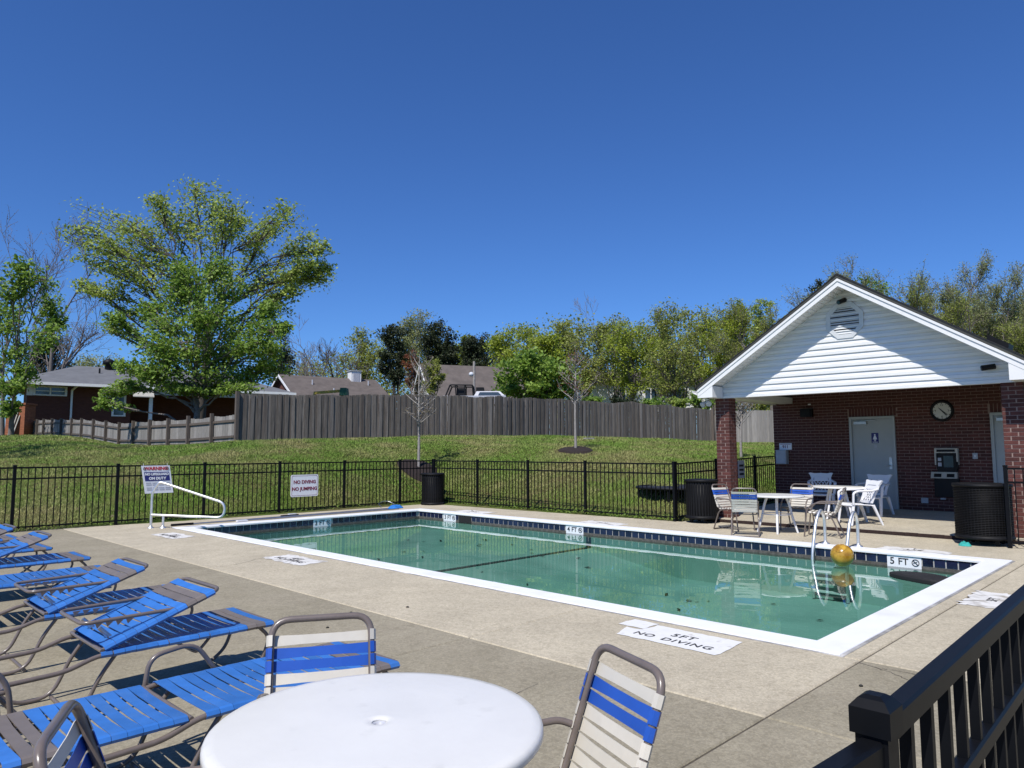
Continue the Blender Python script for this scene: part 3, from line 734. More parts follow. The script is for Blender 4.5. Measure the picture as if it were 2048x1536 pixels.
# doors
def door(y0, y1, hinge_left=True):
    z0, z1 = .165, 2.22; fw_ = .055
    fr = MB()
    fr.box(WX-.06, WX+.06, y0, y0+fw_, z0, z1); fr.box(WX-.06, WX+.06, y1-fw_, y1, z0, z1); fr.box(WX-.06, WX+.06, y0+fw_, y1-fw_, z1-fw_, z1)
    fr = cpart(fr, 'door_frame', 'door')
    d_ = cpart(MB().box(WX-.016, WX+.04, y0+fw_+.003, y1-fw_-.003, z0+.012, z1-fw_-.003), 'door', 'door')
    hx = y0+fw_+.07
    h_ = MB(); h_.box(WX-.024, WX-.0165, hx-.03, hx+.03, 1.04, 1.30); h_.build('lock_plate', 'galv', d_)
    h_ = MB(); h_.tube(fillet([(WX-.02,hx,1.12),(WX-.08,hx,1.12),(WX-.08,hx+.11,1.12)], .02), .010, 8); h_.lathe([(.001,.0),(.022,0),(.022,.012),(.001,.012)], 12, (0,0,0)) if False else None
    h_.build('handle', 'galv', d_)
    c_ = MB(); c_.box(WX-.09, WX-.017, y1-fw_-.33, y1-fw_-.06, 2.05, 2.11); c_.build('door_closer', 'galv', d_)
    c_ = MB(); c_.bar((WX-.05,y1-fw_-.2,2.125),(WX-.10,y1-fw_-.55,2.135), .02, .012); c_.bar((WX-.10,y1-fw_-.55,2.135),(WX-.03,y1-fw_-.45,2.15), .02, .010); c_.build('closer_arm', 'galv', d_)
    t_ = MB().box(WX-.04, WX+.06, y0+fw_, y1-fw_, z0-.03, z0+.010); t_.build('threshold', 'galv', d_)
    return d_
door(5.13, 6.10); door(2.35, 3.33)
# beams, soffit and gable
EX = .0
b = MB()
b.box(GXP+.30, WX-.03, 7.41, 7.74, 2.595, 2.74); cpart(b, 'side_beam', 'trim')
b = MB(); b.box(GXP+.30, WX-.03, 2.20, 2.53, 2.595, 2.74); cpart(b, 'side_beam', 'trim')
b = MB(); b.box(GXP+.30, WX-.03, 2.45, 7.45, 2.872, 2.90); cpart(b, 'porch_ceiling', 'boxgrey')
b = MB(); b.box(GXP+.03, GXP+.29, 2.22, 7.70, 2.585, 2.80); cpart(b, 'front_beam', 'trim')
# gable backing
bk = [(GXP+.025, EY0+.12, 2.6), (GXP+.025, EY1-.12, 2.6), (GXP+.025, RID, roofz(RID)-.14)]
cpart(MB().prism(bk, (.05, 0, 0)), 'gable_backing', 'siding')
# lap siding boards, each leaning out at its foot
ex_ = .1215; z = 2.572
while z < roofz(RID)-.22:
    z2 = z+ex_+.012
    def yl(zz): return RID+(roofz(RID)-.115-zz)/SLP, RID-(roofz(RID)-.115-zz)/SLP
    (la, ra), (lb, rb) = yl(z), yl(min(z2, roofz(RID)-.14))
    la, ra, lb, rb = min(la, 7.72), max(ra, 2.2), min(lb, 7.72), max(rb, 2.2)
    t = MB(); zt = min(z2, roofz(RID)-.14); zm_ = z+ex_*.5
    (lm, rm) = yl(zm_); lm, rm = min(lm, 7.72), max(rm, 2.2)
    xo, xm, xi = GXP-.020, GXP-.008, GXP+.008
    vs = [(xo, la, z), (xo, ra, z), (xo+.001, lm, zm_-.004), (xo+.001, rm, zm_-.004), (xm, lm, zm_+.004), (xm, rm, zm_+.004), (xi, lb, zt), (xi, rb, zt), (GXP+.02, la, z), (GXP+.02, ra, z)]
    t.add(vs, [(0,2,3,1), (2,4,5,3), (4,6,7,5), (0,1,9,8)])
    cpart(t, 'siding_board', 'siding'); z += ex_
# octagonal gable vent
vent = empty('gable_vent'); vent.parent = club; vent.location = CO
vy, vz, vr = 4.945, 3.925, .37
oct_ = lambda r_, x: [(x, vy+r_*math.sin(R(22.5+45*k)), vz+r_*math.cos(R(22.5+45*k))) for k in range(8)]
b = MB(); A_, B_, C_ = oct_(vr, GXP-.035), oct_(vr-.085, GXP-.030), oct_(vr, GXP)
b.add(A_+B_+C_+oct_(vr-.085, GXP+.0), [(i,(i+1)%8,8+(i+1)%8,8+i) for i in range(8)]+[(i,16+i,16+(i+1)%8,(i+1)%8) for i in range(8)]+[(8+i,8+(i+1)%8,24+(i+1)%8,24+i) for i in range(8)])
b.build('vent_frame', 'vent_grey', vent)
b = MB(); b.add(oct_(vr-.05, GXP-.016), [tuple(range(8))]); b.build('vent_cavity', 'grille', vent)
ri = vr-.085
for k in range(11):
    z = vz-.245+k*.049; hh = abs(z-vz); ap = ri*math.cos(R(22.5)); sd = ri*math.sin(R(22.5))
    if hh > ap-.01: continue
    hw = ap if hh < sd else ap-(hh-sd)
    b = MB(); b.prism([(GXP-.034,vy-hw,z-.010),(GXP-.018,vy-hw,z+.016),(GXP-.015,vy-hw,z+.014),(GXP-.031,vy-hw,z-.013)], (0, 2*hw, 0))
    b.build('louvre_slat', 'vent_grey', vent)
# rake boards, soffit, roof
def rake(side):
    e = EY1 if side > 0 else EY0
    t = MB(); ze, zr = roofz(e), roofz(RID)
    t.prism([(RK, e, ze-.02), (RK, RID, zr-.02), (RK, RID, zr-.155), (RK, e, ze-.155)] if side > 0 else [(RK, e, ze-.155), (RK, RID, zr-.155), (RK, RID, zr-.02), (RK, e, ze-.02)], (.025, 0, 0))
    cpart(t, 'rake_board', 'trim')
    t = MB()
    t.prism([(RK-.016, e, ze-.012), (RK-.016, RID, zr-.012), (RK-.016, RID, zr-.06), (RK-.016, e, ze-.06)] if side > 0 else [(RK-.016, e, ze-.06), (RK-.016, RID, zr-.06), (RK-.016, RID, zr-.012), (RK-.016, e, ze-.012)], (.0155, 0, 0))
    cpart(t, 'drip_board', 'trim')
    # soffit pieces along the slope
    n = 36; L_ = (RID-e)
    for k in range(n):
        ya, yb = e+L_*(k+.05)/n, e+L_*(k+.95)/n
        s_ = MB(); za, zb_ = roofz(ya)-.118, roofz(yb)-.118
        s_.add([(RK+.026, ya, za), (GXP+.02, ya, za), (GXP+.02, yb, zb_), (RK+.026, yb, zb_), (RK+.026, ya, za+.012), (GXP+.02, ya, za+.012), (GXP+.02, yb, zb_+.012), (RK+.026, yb, zb_+.012)],
               [(0,3,2,1),(4,5,6,7),(0,1,5,4),(1,2,6,5),(2,3,7,6),(3,0,4,7)])
        cpart(s_, 'soffit_panel', 'trim')
    # boxed eave return
    r_ = MB(); y_in = 7.50 if side > 0 else 2.32
    pts = [(RK+.005, e, 2.575), (RK+.005, y_in, 2.575), (RK+.005, y_in, roofz(y_in)-.157), (RK+.005, e, roofz(e)-.157)]
    if side < 0: pts = pts[::-1]
    r_.prism(pts, (GXP-RK-.03, 0, 0)); cpart(r_, 'eave_return', 'trim')
    y_i2 = 7.745 if side > 0 else 2.19
    r_ = MB(); r_.box(GXP+.03, XB-.5, min(e, y_i2), max(e, y_i2), 2.605, 2.66); cpart(r_, 'eave_soffit', 'trim')
    fz = MB(); fz.box(RK+.03, XB-.3, min(e, e+side*.02), max(e, e+side*.02), ze-.17, ze-.02); cpart(fz, 'fascia', 'trim')
    # gutter
    gp = [(0, 0), (.10, .05), (.105, .10), (.09, .10), (.085, .055), (.008, .012), (.008, .09), (0, .09)]
    g_ = MB(); g_.prism([(RK-.0, e+side*(.021+u_), ze-.115+v_) for u_, v_ in gp][::(1 if side < 0 else -1)], (XB-RK-.3, 0, 0)); cpart(g_, 'gutter', 'trim')
    # metal drip edge, then the roof sheet standing proud of the rake
    t = MB(); q4 = [(RK-.02, e, ze-.004), (RK-.02, RID, zr-.004), (RK-.02, RID, zr+.052), (RK-.02, e, ze+.052)]
    t.prism(q4 if side < 0 else q4[::-1], (.03, 0, 0)); cpart(t, 'drip_edge', 'drip')
    # roof sheet
    s_ = MB(); s_.add([(RK-.03, e+side*.04, roofz(e+side*.04)+.05), (XB, e+side*.04, roofz(e+side*.04)+.05), (XB, RID, zr+.05), (RK-.03, RID, zr+.05),
                       (RK-.03, e+side*.04, roofz(e+side*.04)+.062), (XB, e+side*.04, roofz(e+side*.04)+.062), (XB, RID, zr+.062), (RK-.03, RID, zr+.062)],
                      [(0,3,2,1),(4,5,6,7),(0,1,5,4),(1,2,6,5),(2,3,7,6),(3,0,4,7)])
    cpart(s_, 'roof', 'shingle')
    # shingle tabs
    s_ = MB(); nrow = 26; W_ = abs(RID-e)+.04
    for r2 in range(nrow):
        ya = e+side*.05-side*W_*r2/nrow; yb = ya-side*W_*1.25/nrow
        if abs(yb-RID) < .02 or (side > 0 and yb < RID) or (side < 0 and yb > RID): yb = RID
        x = RK-.032+(r2 % 2)*.15
        while x < XB-.35:
            lift = .060+rnd.uniform(.008, .016); x2 = x+.296
            s_.add([(x, ya, roofz(ya)+lift+.004), (x2, ya, roofz(ya)+lift+.004), (x2, yb, roofz(yb)+.066), (x, yb, roofz(yb)+.066), (x, ya, roofz(ya)+.063), (x2, ya, roofz(ya)+.063)],
                   [(0,1,2,3) if side < 0 else (3,2,1,0), (4,5,1,0), (4,0,3), (1,5,2)])
            x += .30
    tag(cpart(s_, 'roof_shingles', 'shingle'), kind='stuff')
rake(1); rake(-1)
b = MB()
for k in range(44): b.prism([(RK-.03+k*.3, RID-.13, roofz(RID-.13)+.076), (RK-.03+k*.3, RID, RZ+.086), (RK-.03+k*.3, RID+.13, roofz(RID+.13)+.076), (RK-.03+k*.3, RID, RZ+.066)], (.296, 0, 0.004))
cpart(b, 'ridge_cap', 'shingle')
b = MB(); vv = Vector((19.4, 3.45, roofz(3.45)+.07))
b.prism([vv+Vector((-.25,-.2,-.12+.0)), vv+Vector((.25,-.2,-.12)), vv+Vector((.25,.2,.13)), vv+Vector((-.25,.2,.13))], (0, -.03, .14)); cpart(b, 'roof_vent', 'dark')
b = MB(); b.tube(fillet([(RK+.1, 2.0-.09, 2.62), (RK+.1, 2.0-.09, 2.45), (GXP+.1, 2.16, 2.35), (GXP+.1, 2.16, .1)], .06), .04, 8); cpart(b, 'downspout', 'trim')

# things mounted on the clubhouse
def wallthing(name, label, cat, loc, group=None): return empty(name, loc, 0, label, cat, group)
# clock
ck = wallthing('wall_clock', 'round white-faced clock in a thick black rim high on the brick wall', 'clock', (WX-.03, 4.19, 2.295))
cr = .185
def disc(mb, r_, x, seg=40, c=(0,0)): mb.add([(x, c[0]+r_*math.cos(2*math.pi*k/seg), c[1]+r_*math.sin(2*math.pi*k/seg)) for k in range(seg)], [tuple(range(seg-1,-1,-1))])
b = MB(); b.tube([(-.012, (cr+.014)*math.cos(2*math.pi*k/40), (cr+.014)*math.sin(2*math.pi*k/40)) for k in range(40)], .030, 8, closed=True); b.build('rim', 'dark', ck)
b = MB(); disc(b, cr, -.018); b.build('face', 'clockface', ck)
b = MB()
for k in range(12):
    a = R(30*k); r0, r1 = cr*.80, cr*.93
    b.bar((-.021, -r0*math.sin(a), r0*math.cos(a)), (-.021, -r1*math.sin(a), r1*math.cos(a)), .012, .003, up=(1,0,0))
b.build('hour_mark', 'ink', ck)
b = MB(); b.bar((-.024, .035, .04), (-.024, -.085, -.10), .020, .004, up=(1,0,0)); b.build('hour_hand', 'ink', ck)
b = MB(); b.bar((-.028, .06, .065), (-.028, -.105, -.085), .011, .004, up=(1,0,0)); b.build('minute_hand', 'ink', ck)
for s_, a in (('12', 0), ('3', 90), ('6', 180), ('9', 270)):
    lettering(s_, .06, 'ink', ck, (-.0215, -cr*.66*math.sin(R(a)), cr*.66*math.cos(R(a))), (0,-1,0), (0,0,1), name='numeral')
# women's room sign and notice on the door
ws = wallthing('restroom_sign', 'blue restroom sign with a white standing figure on the grey door', 'sign', (WX-.0165, 5.56, 1.735))
b = MB().box(-.006, 0, -.075, .075, -.115, .115); b.build('plate', 'navyprint', ws)
b = MB(); disc(b, .018, -.0075, 16, (0, .07)); b.add([(-.0075,-.018,.048),(-.0075,.018,.048),(-.0075,.045,-.03),(-.0075,-.045,-.03)], [(0,1,2,3)])
b.box(-.0085,-.0075,-.018,-.004,-.075,-.03); b.box(-.0085,-.0075,.004,.018,-.075,-.03); b.build('woman_figure', 'signwhite', ws)
lettering('WOMEN', .03, 'signwhite', ws, (-.008, 0, -.095), (0,-1,0), (0,0,1), bold=.0005)
nt = wallthing('door_notice', 'small pale notice with a grey emblem under the blue restroom sign', 'notice', (WX-.0165, 5.56, 1.535))
MB().box(-.003, 0, -.07, .07, -.075, .065).build('paper', 'door', nt)
b = MB(); disc(b, .035, -.0045, 20, (0, .015)); b.build('emblem', 'signgrey', nt)
b = MB().box(-.0045, -.003, -.045, .045, -.055, -.045); b.build('text_line', 'signgrey', nt)
# pay phone with cabinet
ph = wallthing('pay_phone', 'dark wall pay phone with a cream frame and shelf between clock and floor', 'pay phone', (WX-.02, 4.14, 1.2))
b = MB(); b.box(-.12, 0, -.215, .215, .20, .30); b.box(-.12, 0, -.215, -.19, -.05, .20); b.box(-.12, 0, .19, .215, -.05, .20); b.build('hood', 'cream_panel', ph)
MB().box(-.124, -.118, -.17, .17, .225, .275).build('hood_slot', 'dark', ph)
b = MB().box(-.07, -.01, -.185, .185, -.20, .195); b.build('housing', 'dark', ph)
MB().box(-.075, -.071, -.12, .06, -.10, .14).build('window', 'winblue', ph)
b = MB(); b.box(-.082,-.073,.10,.165,-.08,.0); b.box(-.082,-.073,.10,.165,.03,.10); b.build('notice_card', 'signgrey', ph)
b = MB(); b.add([(-.10,-.18,-.20),(-.10,.30,-.20),(-.02,.30,-.20),(-.02,-.18,-.20),(-.16,-.18,-.33),(-.16,.30,-.33),(-.02,.30,-.33),(-.02,-.18,-.33)], [(0,1,2,3),(4,7,6,5),(0,4,5,1),(1,5,6,2),(2,6,7,3),(3,7,4,0)]); b.build('shelf', 'cream_panel', ph)
b = MB()
for y in (-.07, .17): b.prism([(-.117,y-.07,-.235),(-.117,y+.07,-.235),(-.150,y+.07,-.305),(-.150,y-.07,-.305)][::-1], (-.004,0,0.002))
b.build('shelf_slot', 'dark', ph)
MB().box(-.10, -.005, -.21, .25, -.72, -.335).build('cabinet', 'dark', ph)
b = MB(); b.tube(fillet([(-.09,-.2,.03),(-.12,-.2,.0),(-.12,-.2,-.12),(-.09,-.2,-.15)], .03), .018, 8); b.build('handset', 'dark', ph)
b = MB(); b.box(-.06, 0, .07, .16, -.78, -.745); b.build('conduit_end', 'boxgrey', ph)
# switch, outlet, service box and its sign, cameras, sensor light
t = wallthing('light_switch', 'small grey switch plate between the pay phone and the right-hand door', 'switch', (WX-.018, 3.635, 1.34)); MB().box(-.012,0,-.045,.045,-.06,.06).build('plate','boxgrey',t); MB().box(-.022,-.012,-.01,.01,-.02,.02).build('toggle','signwhite',t)
t = wallthing('outlet_box', 'grey weatherproof outlet box low on the wall right of the door', 'outlet', (WX-.018, 4.61, .385)); MB().box(-.05,0,-.065,.065,-.055,.055).build('box','boxgrey',t); MB().box(-.058,-.0505,-.055,.055,-.045,.045).build('cover','boxgrey',t)
t = wallthing('service_box', 'pale grey metal box on the brick wall behind the column, under a small sign', 'box', (WX-.018, 7.70, 1.30)); MB().box(-.14,0,-.135,.125,-.17,.17).build('body','boxgrey',t); MB().box(-.152,-.141,-.12,.11,-.155,.155).build('door','boxgrey',t); MB().box(-.16,-.152,.07,.09,-.03,.03).build('latch','galv',t)
t = wallthing('emergency_sign', 'small white sign reading 911 above the grey box', 'sign', (WX-.018, 7.63, 1.555)); MB().box(-.008,0,-.155,.155,-.08,.08).build('plate','signwhite',t)
lettering('911', .10, 'maroon', t, (-.0095, 0, -.01), (0,-1,0), (0,0,1), bold=.002); MB().box(-.0095,-.008,-.13,.13,.05,.062).build('text_line','maroon',t)
def seccam(label, p, aim):
    t = wallthing('security_camera', label, 'camera', p, 'security cameras on the gable')
    aim = Vector(aim).normalized(); q = Vector((-.10, 0, -.015))
    b = MB(); b.tube([q-aim*.10, q+aim*.10], .045, 12); b.build('body', 'dark', t)
    b = MB(); b.bar((0,0,.01), q, .025, .025); b.build('bracket', 'dark', t)
    b = MB(); b.tube([q+aim*.101, q+aim*.112], .034, 12); b.build('lens', 'winblue', t)
seccam('small dark camera at the peak of the gable above the vent', (GXP-.015, 4.95, 4.30), (-.9, .25, -.35))
seccam('small dark camera low on the right side of the gable', (GXP-.015, 2.66, 2.85), (-.35, .95, -.12))
t = wallthing('floodlight', 'twin clear floodlight under the left eave corner', 'floodlight', (13.95, 7.80, 2.57))
b = MB(); b.lathe([(.0,0),(.06,0),(.06,-.02),(.02,-.03),(.015,-.06)], 16); b.build('base', 'trim', t)
for sy_, dz in ((.06, -.10), (-.05, -.075)):
    b = MB(); q = Vector((-.03, sy_, dz)); dr = Vector((-.6, sy_*6, -.5)).normalized(); b.tube([q-dr*.05, q, q+dr*.04, q+dr*.07], [.025,.035,.06,.062], 14); b.tube([Vector((0,0,-.055)), q-dr*.04], .012, 6); b.build('lamp_head', 'lamp_glass', t)
t = wallthing('wall_lamp', 'dark wall lamp high on the brick wall left of the door', 'lamp', (WX-.018, 7.08, 2.36)); b = MB(); b.box(-.10,0,-.16,.12,-.10,.10); b.build('body','dark',t); MB().box(-.13,-.101,-.13,.09,-.08,.07).build('lens','dark',t)
t = wallthing('smoke_sensor', 'tiny white sensor near the top of the brick wall', 'sensor', (WX-.018, 7.0, 2.56)); b = MB(); b.box(-.03,0,-.03,.03,-.015,.015); b.build('body','signwhite',t)
t = wallthing('column_sign', 'small grey rules sign hung on the fence behind the brick column', 'sign', (16.12, SY-.03, 1.02)); p_ = MB().box(-.16,.16,-.012,-.004,-.21,.21).build('plate','signgrey',t)
for k in range(3): MB().box(-.11,.11,-.0145,-.0125,.06-.1*k,.11-.1*k).build('text_line','ink',t)

# ------------------------------------------------------------------ signs on the fence
sg = empty('warning_sign', (5.70, FY-.05, .90), 0, 'tilted white WARNING sign with red heading and navy panel on the fence', 'sign')
TI = Matrix.Rotation(R(-9), 4, 'Y') if False else None
def warp(x, z): return Vector((x + (-z)*.17, 0, z))       # hangs askew
b = MB(); b.prism([warp(x, z) for x, z in ((-.285,-.29),(.285,-.29),(.285,.29),(-.285,.29))], (0, .012, 0)); b.build('board', 'signwhite', sg)
bd_ = MB()
for (x0, x1, z0, z1) in ((-.25,.25,-.03,.155),): bd_.prism([warp(x, z)+Vector((0,-.004,0)) for x, z in ((x0,z0),(x1,z0),(x1,z1),(x0,z1))], (0,.003,0))
bd_.build('navy_panel', 'navyprint', sg)
ey = Vector((-.17,0,1))
lettering('WARNING', .098, 'red', sg, warp(0, .225)+Vector((0,-.003,0)), (1,0,0), (0,0,1), bold=.004, name='heading')
lettering('NO LIFEGUARD', .068, 'signwhite', sg, warp(0, .108)+Vector((0,-.0065,0)), (1,0,0), (0,0,1), bold=.0035)
lettering('ON DUTY', .075, 'signwhite', sg, warp(0, .02)+Vector((0,-.0065,0)), (1,0,0), (0,0,1), bold=.004)
b = MB()
for k, z in enumerate((-.075, -.115, -.175, -.215)):
    for j in range(4): b.prism([warp(x, zz)+Vector((0,-.003,0)) for x, zz in ((-.24+.125*j,z-.012),(-.24+.125*j+.105,z-.012),(-.24+.125*j+.105,z+.012),(-.24+.125*j,z+.012))], (0,.002,0))
b.build('small_print', 'signgrey', sg)
b = MB(); b.tube([warp(-.24,.28), warp(-.24,.28)+Vector((0,.03,.06))], .004, 5); b.tube([warp(.24,.28), warp(.24,.28)+Vector((0,.03,.06))], .004, 5); b.build('wire_tie', 'galv', sg)
for sx in (-.245, .245):
    b = MB(); c_ = warp(sx*.93, .225)+Vector((0,-.004,0)); b.tube([c_+Vector((.026*math.cos(t), 0, .026*math.sin(t))) for t in [i*math.pi/8 for i in range(16)]], .005, 5, closed=True); b.build('warning_symbol', 'inkworn', sg)
sg = empty('no_diving_sign', (9.14, FY-.05, .64), 0, 'white rectangular sign reading NO DIVING NO JUMPING on the fence', 'sign')
def rrect(hx, hz, r_, y): return [(sx*(hx-r_)+r_*math.cos(a), y, sz*(hz-r_)+r_*math.sin(a)) for sx, sz, a0_ in ((1,1,0),(-1,1,90),(-1,-1,180),(1,-1,270)) for a in [R(a0_+30*k) for k in range(4)]]
MB().prism(rrect(.37,.265,.04,0)[::-1], (0,.01,0)).build('board', 'signwhite', sg)
b = MB(); A_, B_ = rrect(.345,.24,.03,-.0015), rrect(.338,.233,.027,-.0015); n_ = len(A_)
b.add(A_+B_, [(i,n_+i,n_+(i+1)%n_,(i+1)%n_) for i in range(n_)]); b.build('border_line', 'maroon', sg)
lettering('NO DIVING', .115, 'maroon', sg, (0,-.002,.085), (1,0,0), (0,0,1), bold=.004)
lettering('NO JUMPING', .115, 'maroon', sg, (0,-.002,-.08), (1,0,0), (0,0,1), bold=.004)
b = MB()
for sx in (-1,1): b.tube([(sx*.31,-.004,.24),(sx*.31,.03,.27)], .005, 5)
b.build('wire_tie', 'ink', sg)

# ------------------------------------------------------------------ painted markings on the deck
def patch(name, label, corners, m, jag=.02, seed=1, z=.004):
    rr = random.Random(seed); pts = []
    n = len(corners)
    for i in range(n):
        a, c_ = Vector(corners[i]), Vector(corners[(i+1)%n]); k = max(3, int((c_-a).length/.05))
        for j in range(k):
            p = a.lerp(c_, j/k); pts.append((p.x+rr.uniform(-jag,jag), p.y+rr.uniform(-jag,jag), z))
    cx_, cy_ = sum(p[0] for p in pts)/len(pts), sum(p[1] for p in pts)/len(pts)
    o = empty(name, (cx_, cy_, 0), 0, label, 'floor marking')
    L = Vector((cx_, cy_, 0)); bb = MB(); q = [Vector(p)-L for p in pts]
    bb.add([(0,0,z)]+q, [(0, i+1, (i+1)%len(q)+1) for i in range(len(q))])
    me = bb.mesh('paint')
    put('paint', me, m, o)
    return o, L
o, L = patch('painted_marking', 'big white painted patch reading 5FT NO DIVING beside the near pool edge', [(4.91,3.62,0),(4.90,2.73,0),(5.37,2.75,0),(5.38,3.53,0),(5.17,3.56,0),(5.15,3.70,0)], 'markwhite', .010, 3)
ex, ey = (0,-1,0), (1,0,0)
def flat(s_, size, m_, x, y, o=o, L=None, **k): return lettering(s_, size, m_, o, Vector((x, y, .0055))-L, ex, ey, depth=.0006, **k)
flat('5FT', .125, 'ink', 5.185, 3.165, o, L, spacing=1.15, bold=.0015)
flat('NO', .115, 'inkworn', 5.045, 3.445, o, L, spacing=1.1, bold=.002)
flat('DIVING', .115, 'ink', 5.03, 3.05, o, L, spacing=1.2, bold=.0015)
patch('painted_marking', 'small plain white painted square touching the 5FT patch', [(5.20,3.82,0),(5.19,3.56,0),(5.42,3.55,0),(5.43,3.81,0)], 'markwhite', .008, 4)
def worn(label, c, seed, txt, sz=.12, dx=0., dirx=ex, diry=ey, jag=.03):
    o, L = patch('painted_marking', label, c, 'markworn', jag, seed)
    cx_, cy_ = L.x, L.y
    lettering(txt, sz, 'inkworn', o, (dx, 0, .0055), dirx, diry, depth=.0006, bold=.002, line=.8); return o
worn('worn white painted patch halfway along the near pool edge', [(4.88,9.72,0),(4.88,8.68,0),(5.32,8.74,0),(5.34,9.70,0)], 5, '4FT\nNO DIVING', .14)
worn('worn white painted patch near the handrail corner', [(4.83,13.85,0),(4.83,12.85,0),(5.26,12.93,0),(5.24,13.86,0)], 6, '3FT\nNO DIVING', .14)
worn('worn white painted patch on the far deck nearest the corner bin', [(11.72,13.5,0),(11.72,12.45,0),(12.2,12.5,0),(12.24,13.6,0)], 7, '3FT', .16, dirx=(0,1,0), diry=(-1,0,0))
worn('worn white painted patch on the far deck behind the 4 FT tile', [(11.72,9.6,0),(11.72,8.55,0),(12.15,8.6,0),(12.2,9.65,0)], 8, '4FT', .16, dirx=(0,1,0), diry=(-1,0,0))
worn('worn white painted patch on the far deck above the 5 FT tile', [(11.72,3.80,0),(11.72,2.85,0),(12.05,2.9,0),(12.1,3.8,0)], 9, '5FT', .16, dirx=(0,1,0), diry=(-1,0,0), jag=.04)
worn('worn white painted patch by the right pool edge, partly behind the foreground railing', [(8.1,1.93,0),(8.1,1.48,0),(9.0,1.48,0),(9.0,1.94,0)], 10, '5FT', .13, dirx=(1,0,0), diry=(0,1,0), jag=.045)

# ------------------------------------------------------------------ tables
def round_table(loc, label, group, r=.49, h=.70, rz=0.):
    t = empty('round_table', loc, rz, label, 'table', group)
    b = MB(); k = 64
    b.lathe([(.022,h-.004),(.034,h+.001),(.050,h-.0005),(r*.55,h),(r-.035,h-.001),(r-.012,h-.003),(r-.003,h-.010),(r,h-.018),(r,h-.032),(r-.004,h-.037),(r-.020,h-.037),(r-.03,h-.028),(.03,h-.022),(.022,h-.03),(.022,h-.004)], k)
    b.build('tabletop', 'tabletop', t)
    b = MB(); b.lathe([(.0215,h-.008),(.014,h-.010),(.0135,h-.06),(.0001,h-.06)], 20); b.build('umbrella_socket', 'signgrey', t)
    for q in range(4):
        a = R(45+90*q); c_, s_ = math.cos(a), math.sin(a)
        b = MB(); pts = fillet([(c_*.16, s_*.16, h-.03), (c_*.22, s_*.22, h-.2), (c_*.25, s_*.25, .30), (c_*.34, s_*.34, 0)], .15, 5)
        b.tube(pts, [.026]+[.022]*(len(pts)-2)+[.018], 8); b.build('leg', 'white', t)
    b = MB(); b.tube([(.245*math.cos(R(10*k)), .245*math.sin(R(10*k)), .33) for k in range(36)], .010, 6, closed=True); b.build('leg_ring', 'white', t)
    return t
TG = 'round white patio tables'
round_table((1.313, 1.846, 0), 'round white table with an umbrella hole in the foreground', TG, rz=.3)
round_table((12.75, 5.80, 0), 'round white table ringed by four strap chairs beyond the pool', TG, .48, .675, 1.2)
round_table((15.15, 5.62, slabz(15.15)), 'round white table under the porch among the white plastic chairs', TG, .50, .65, .5)

# ------------------------------------------------------------------ strap dining chairs
def strap_mesh(w, L, r=.0125, sag=.004, th=.003, nar=.003):
    """band across two rails at y=+-L/2, width w along x, wrapped round the rails"""
    h = L/2; e = r+.001
    prof = [(0,-h+.006,-e),(0,-h-.008,-e*.7),(0,-h-e,0),(0,-h-.006,e*.8),(0,-h+.008,e),(0,-h*.4,e-sag),(0,h*.4,e-sag),(0,h-.008,e),(0,h+.006,e*.8),(0,h+e,0),(0,h+.008,-e*.7),(0,h-.006,-e)]
    b = MB().strip([(p[0]-w/2, p[1], p[2]) for p in prof], (w,0,0), th)
    b.v = [(v[0]*(1-(nar*2/w)*max(0, 1-(abs(v[1])/(h-.03))**6) if abs(v[1]) < h-.03 else v[0]/v[0] if v[0] else 1), v[1], v[2]) for v in b.v]
    return b.mesh('strap')
CS = strap_mesh(.0415, .39, .0145)
cs_cream = CS.copy(); cs_cream.materials.append(MT['cream']); cs_blue = CS.copy(); cs_blue.materials.append(MT['blue2'])
def strap_chair(label, loc, rz):
    t = empty('strap_chair', loc, rz, label, 'chair', 'blue and cream strap chairs')
    hw = .195
    sF, sR, top = Vector((.21,0,.415)), Vector((-.21,0,.385)), Vector((-.37,0,.825))
    b = MB()
    pts = [(sF.x,-hw,sF.z),(sR.x,-hw,sR.z),(top.x,-hw,top.z),(top.x,hw,top.z),(sR.x,hw,sR.z),(sF.x,hw,sF.z)]
    b.tube(fillet(pts, .075, 6)+[], .0135, 10); b.build('seat_frame', 'frame', t)
    b = MB(); b.tube([(sF.x,-hw,sF.z),(sF.x,hw,sF.z)], .0125, 8); b.tube([(sR.x+.02,-hw,sR.z-.01),(sR.x+.02,hw,sR.z-.01)], .010, 8); b.build('cross_bar', 'frame', t)
    for s in (-1, 1):
        y = s*(hw+.028); b = MB()
        q = sR.lerp(top, .40)
        b.tube(fillet([(q.x,s*hw,q.z),(q.x+.05,y,.580),(.10,y,.575),(.215,y,.47),(.27,y,0.)], .11, 6), .0125, 8); b.build('arm', 'frame', t)
        b = MB(); b.tube(fillet([(.02,s*(hw+.014),.40),(-.17,y,.36),(-.31,y,0.01)], .08, 5), .0125, 8); b.build('leg', 'frame', t)
    b = MB(); b.tube([(-.31,-hw-.028,.013),(-.31,hw+.028,.013)], .011, 8); b.build('ground_bar', 'frame', t)
    d = (top-sR); ln = d.length; d.normalize(); ang = math.atan2(d.z, d.x)   # strap x along the back
    seq = 'cccccbbc'; st = ln-.078
    for k, ch in enumerate(seq):
        p = sR + d*(.055+(st-.055)*k/(len(seq)-1))
        put('strap', cs_blue if ch == 'b' else cs_cream, None, t, loc=p, rot=(0, -ang, 0))
    d2 = (sR-sF); ln = d2.length; d2.normalize()
    for k in range(6):
        p = sF + d2*(.045+(ln-.10)*k/5); put('strap', cs_cream, None, t, loc=p, rot=(0, math.atan2(-d2.z, d2.x)*1+math.pi if False else R(-4), 0))
    return t
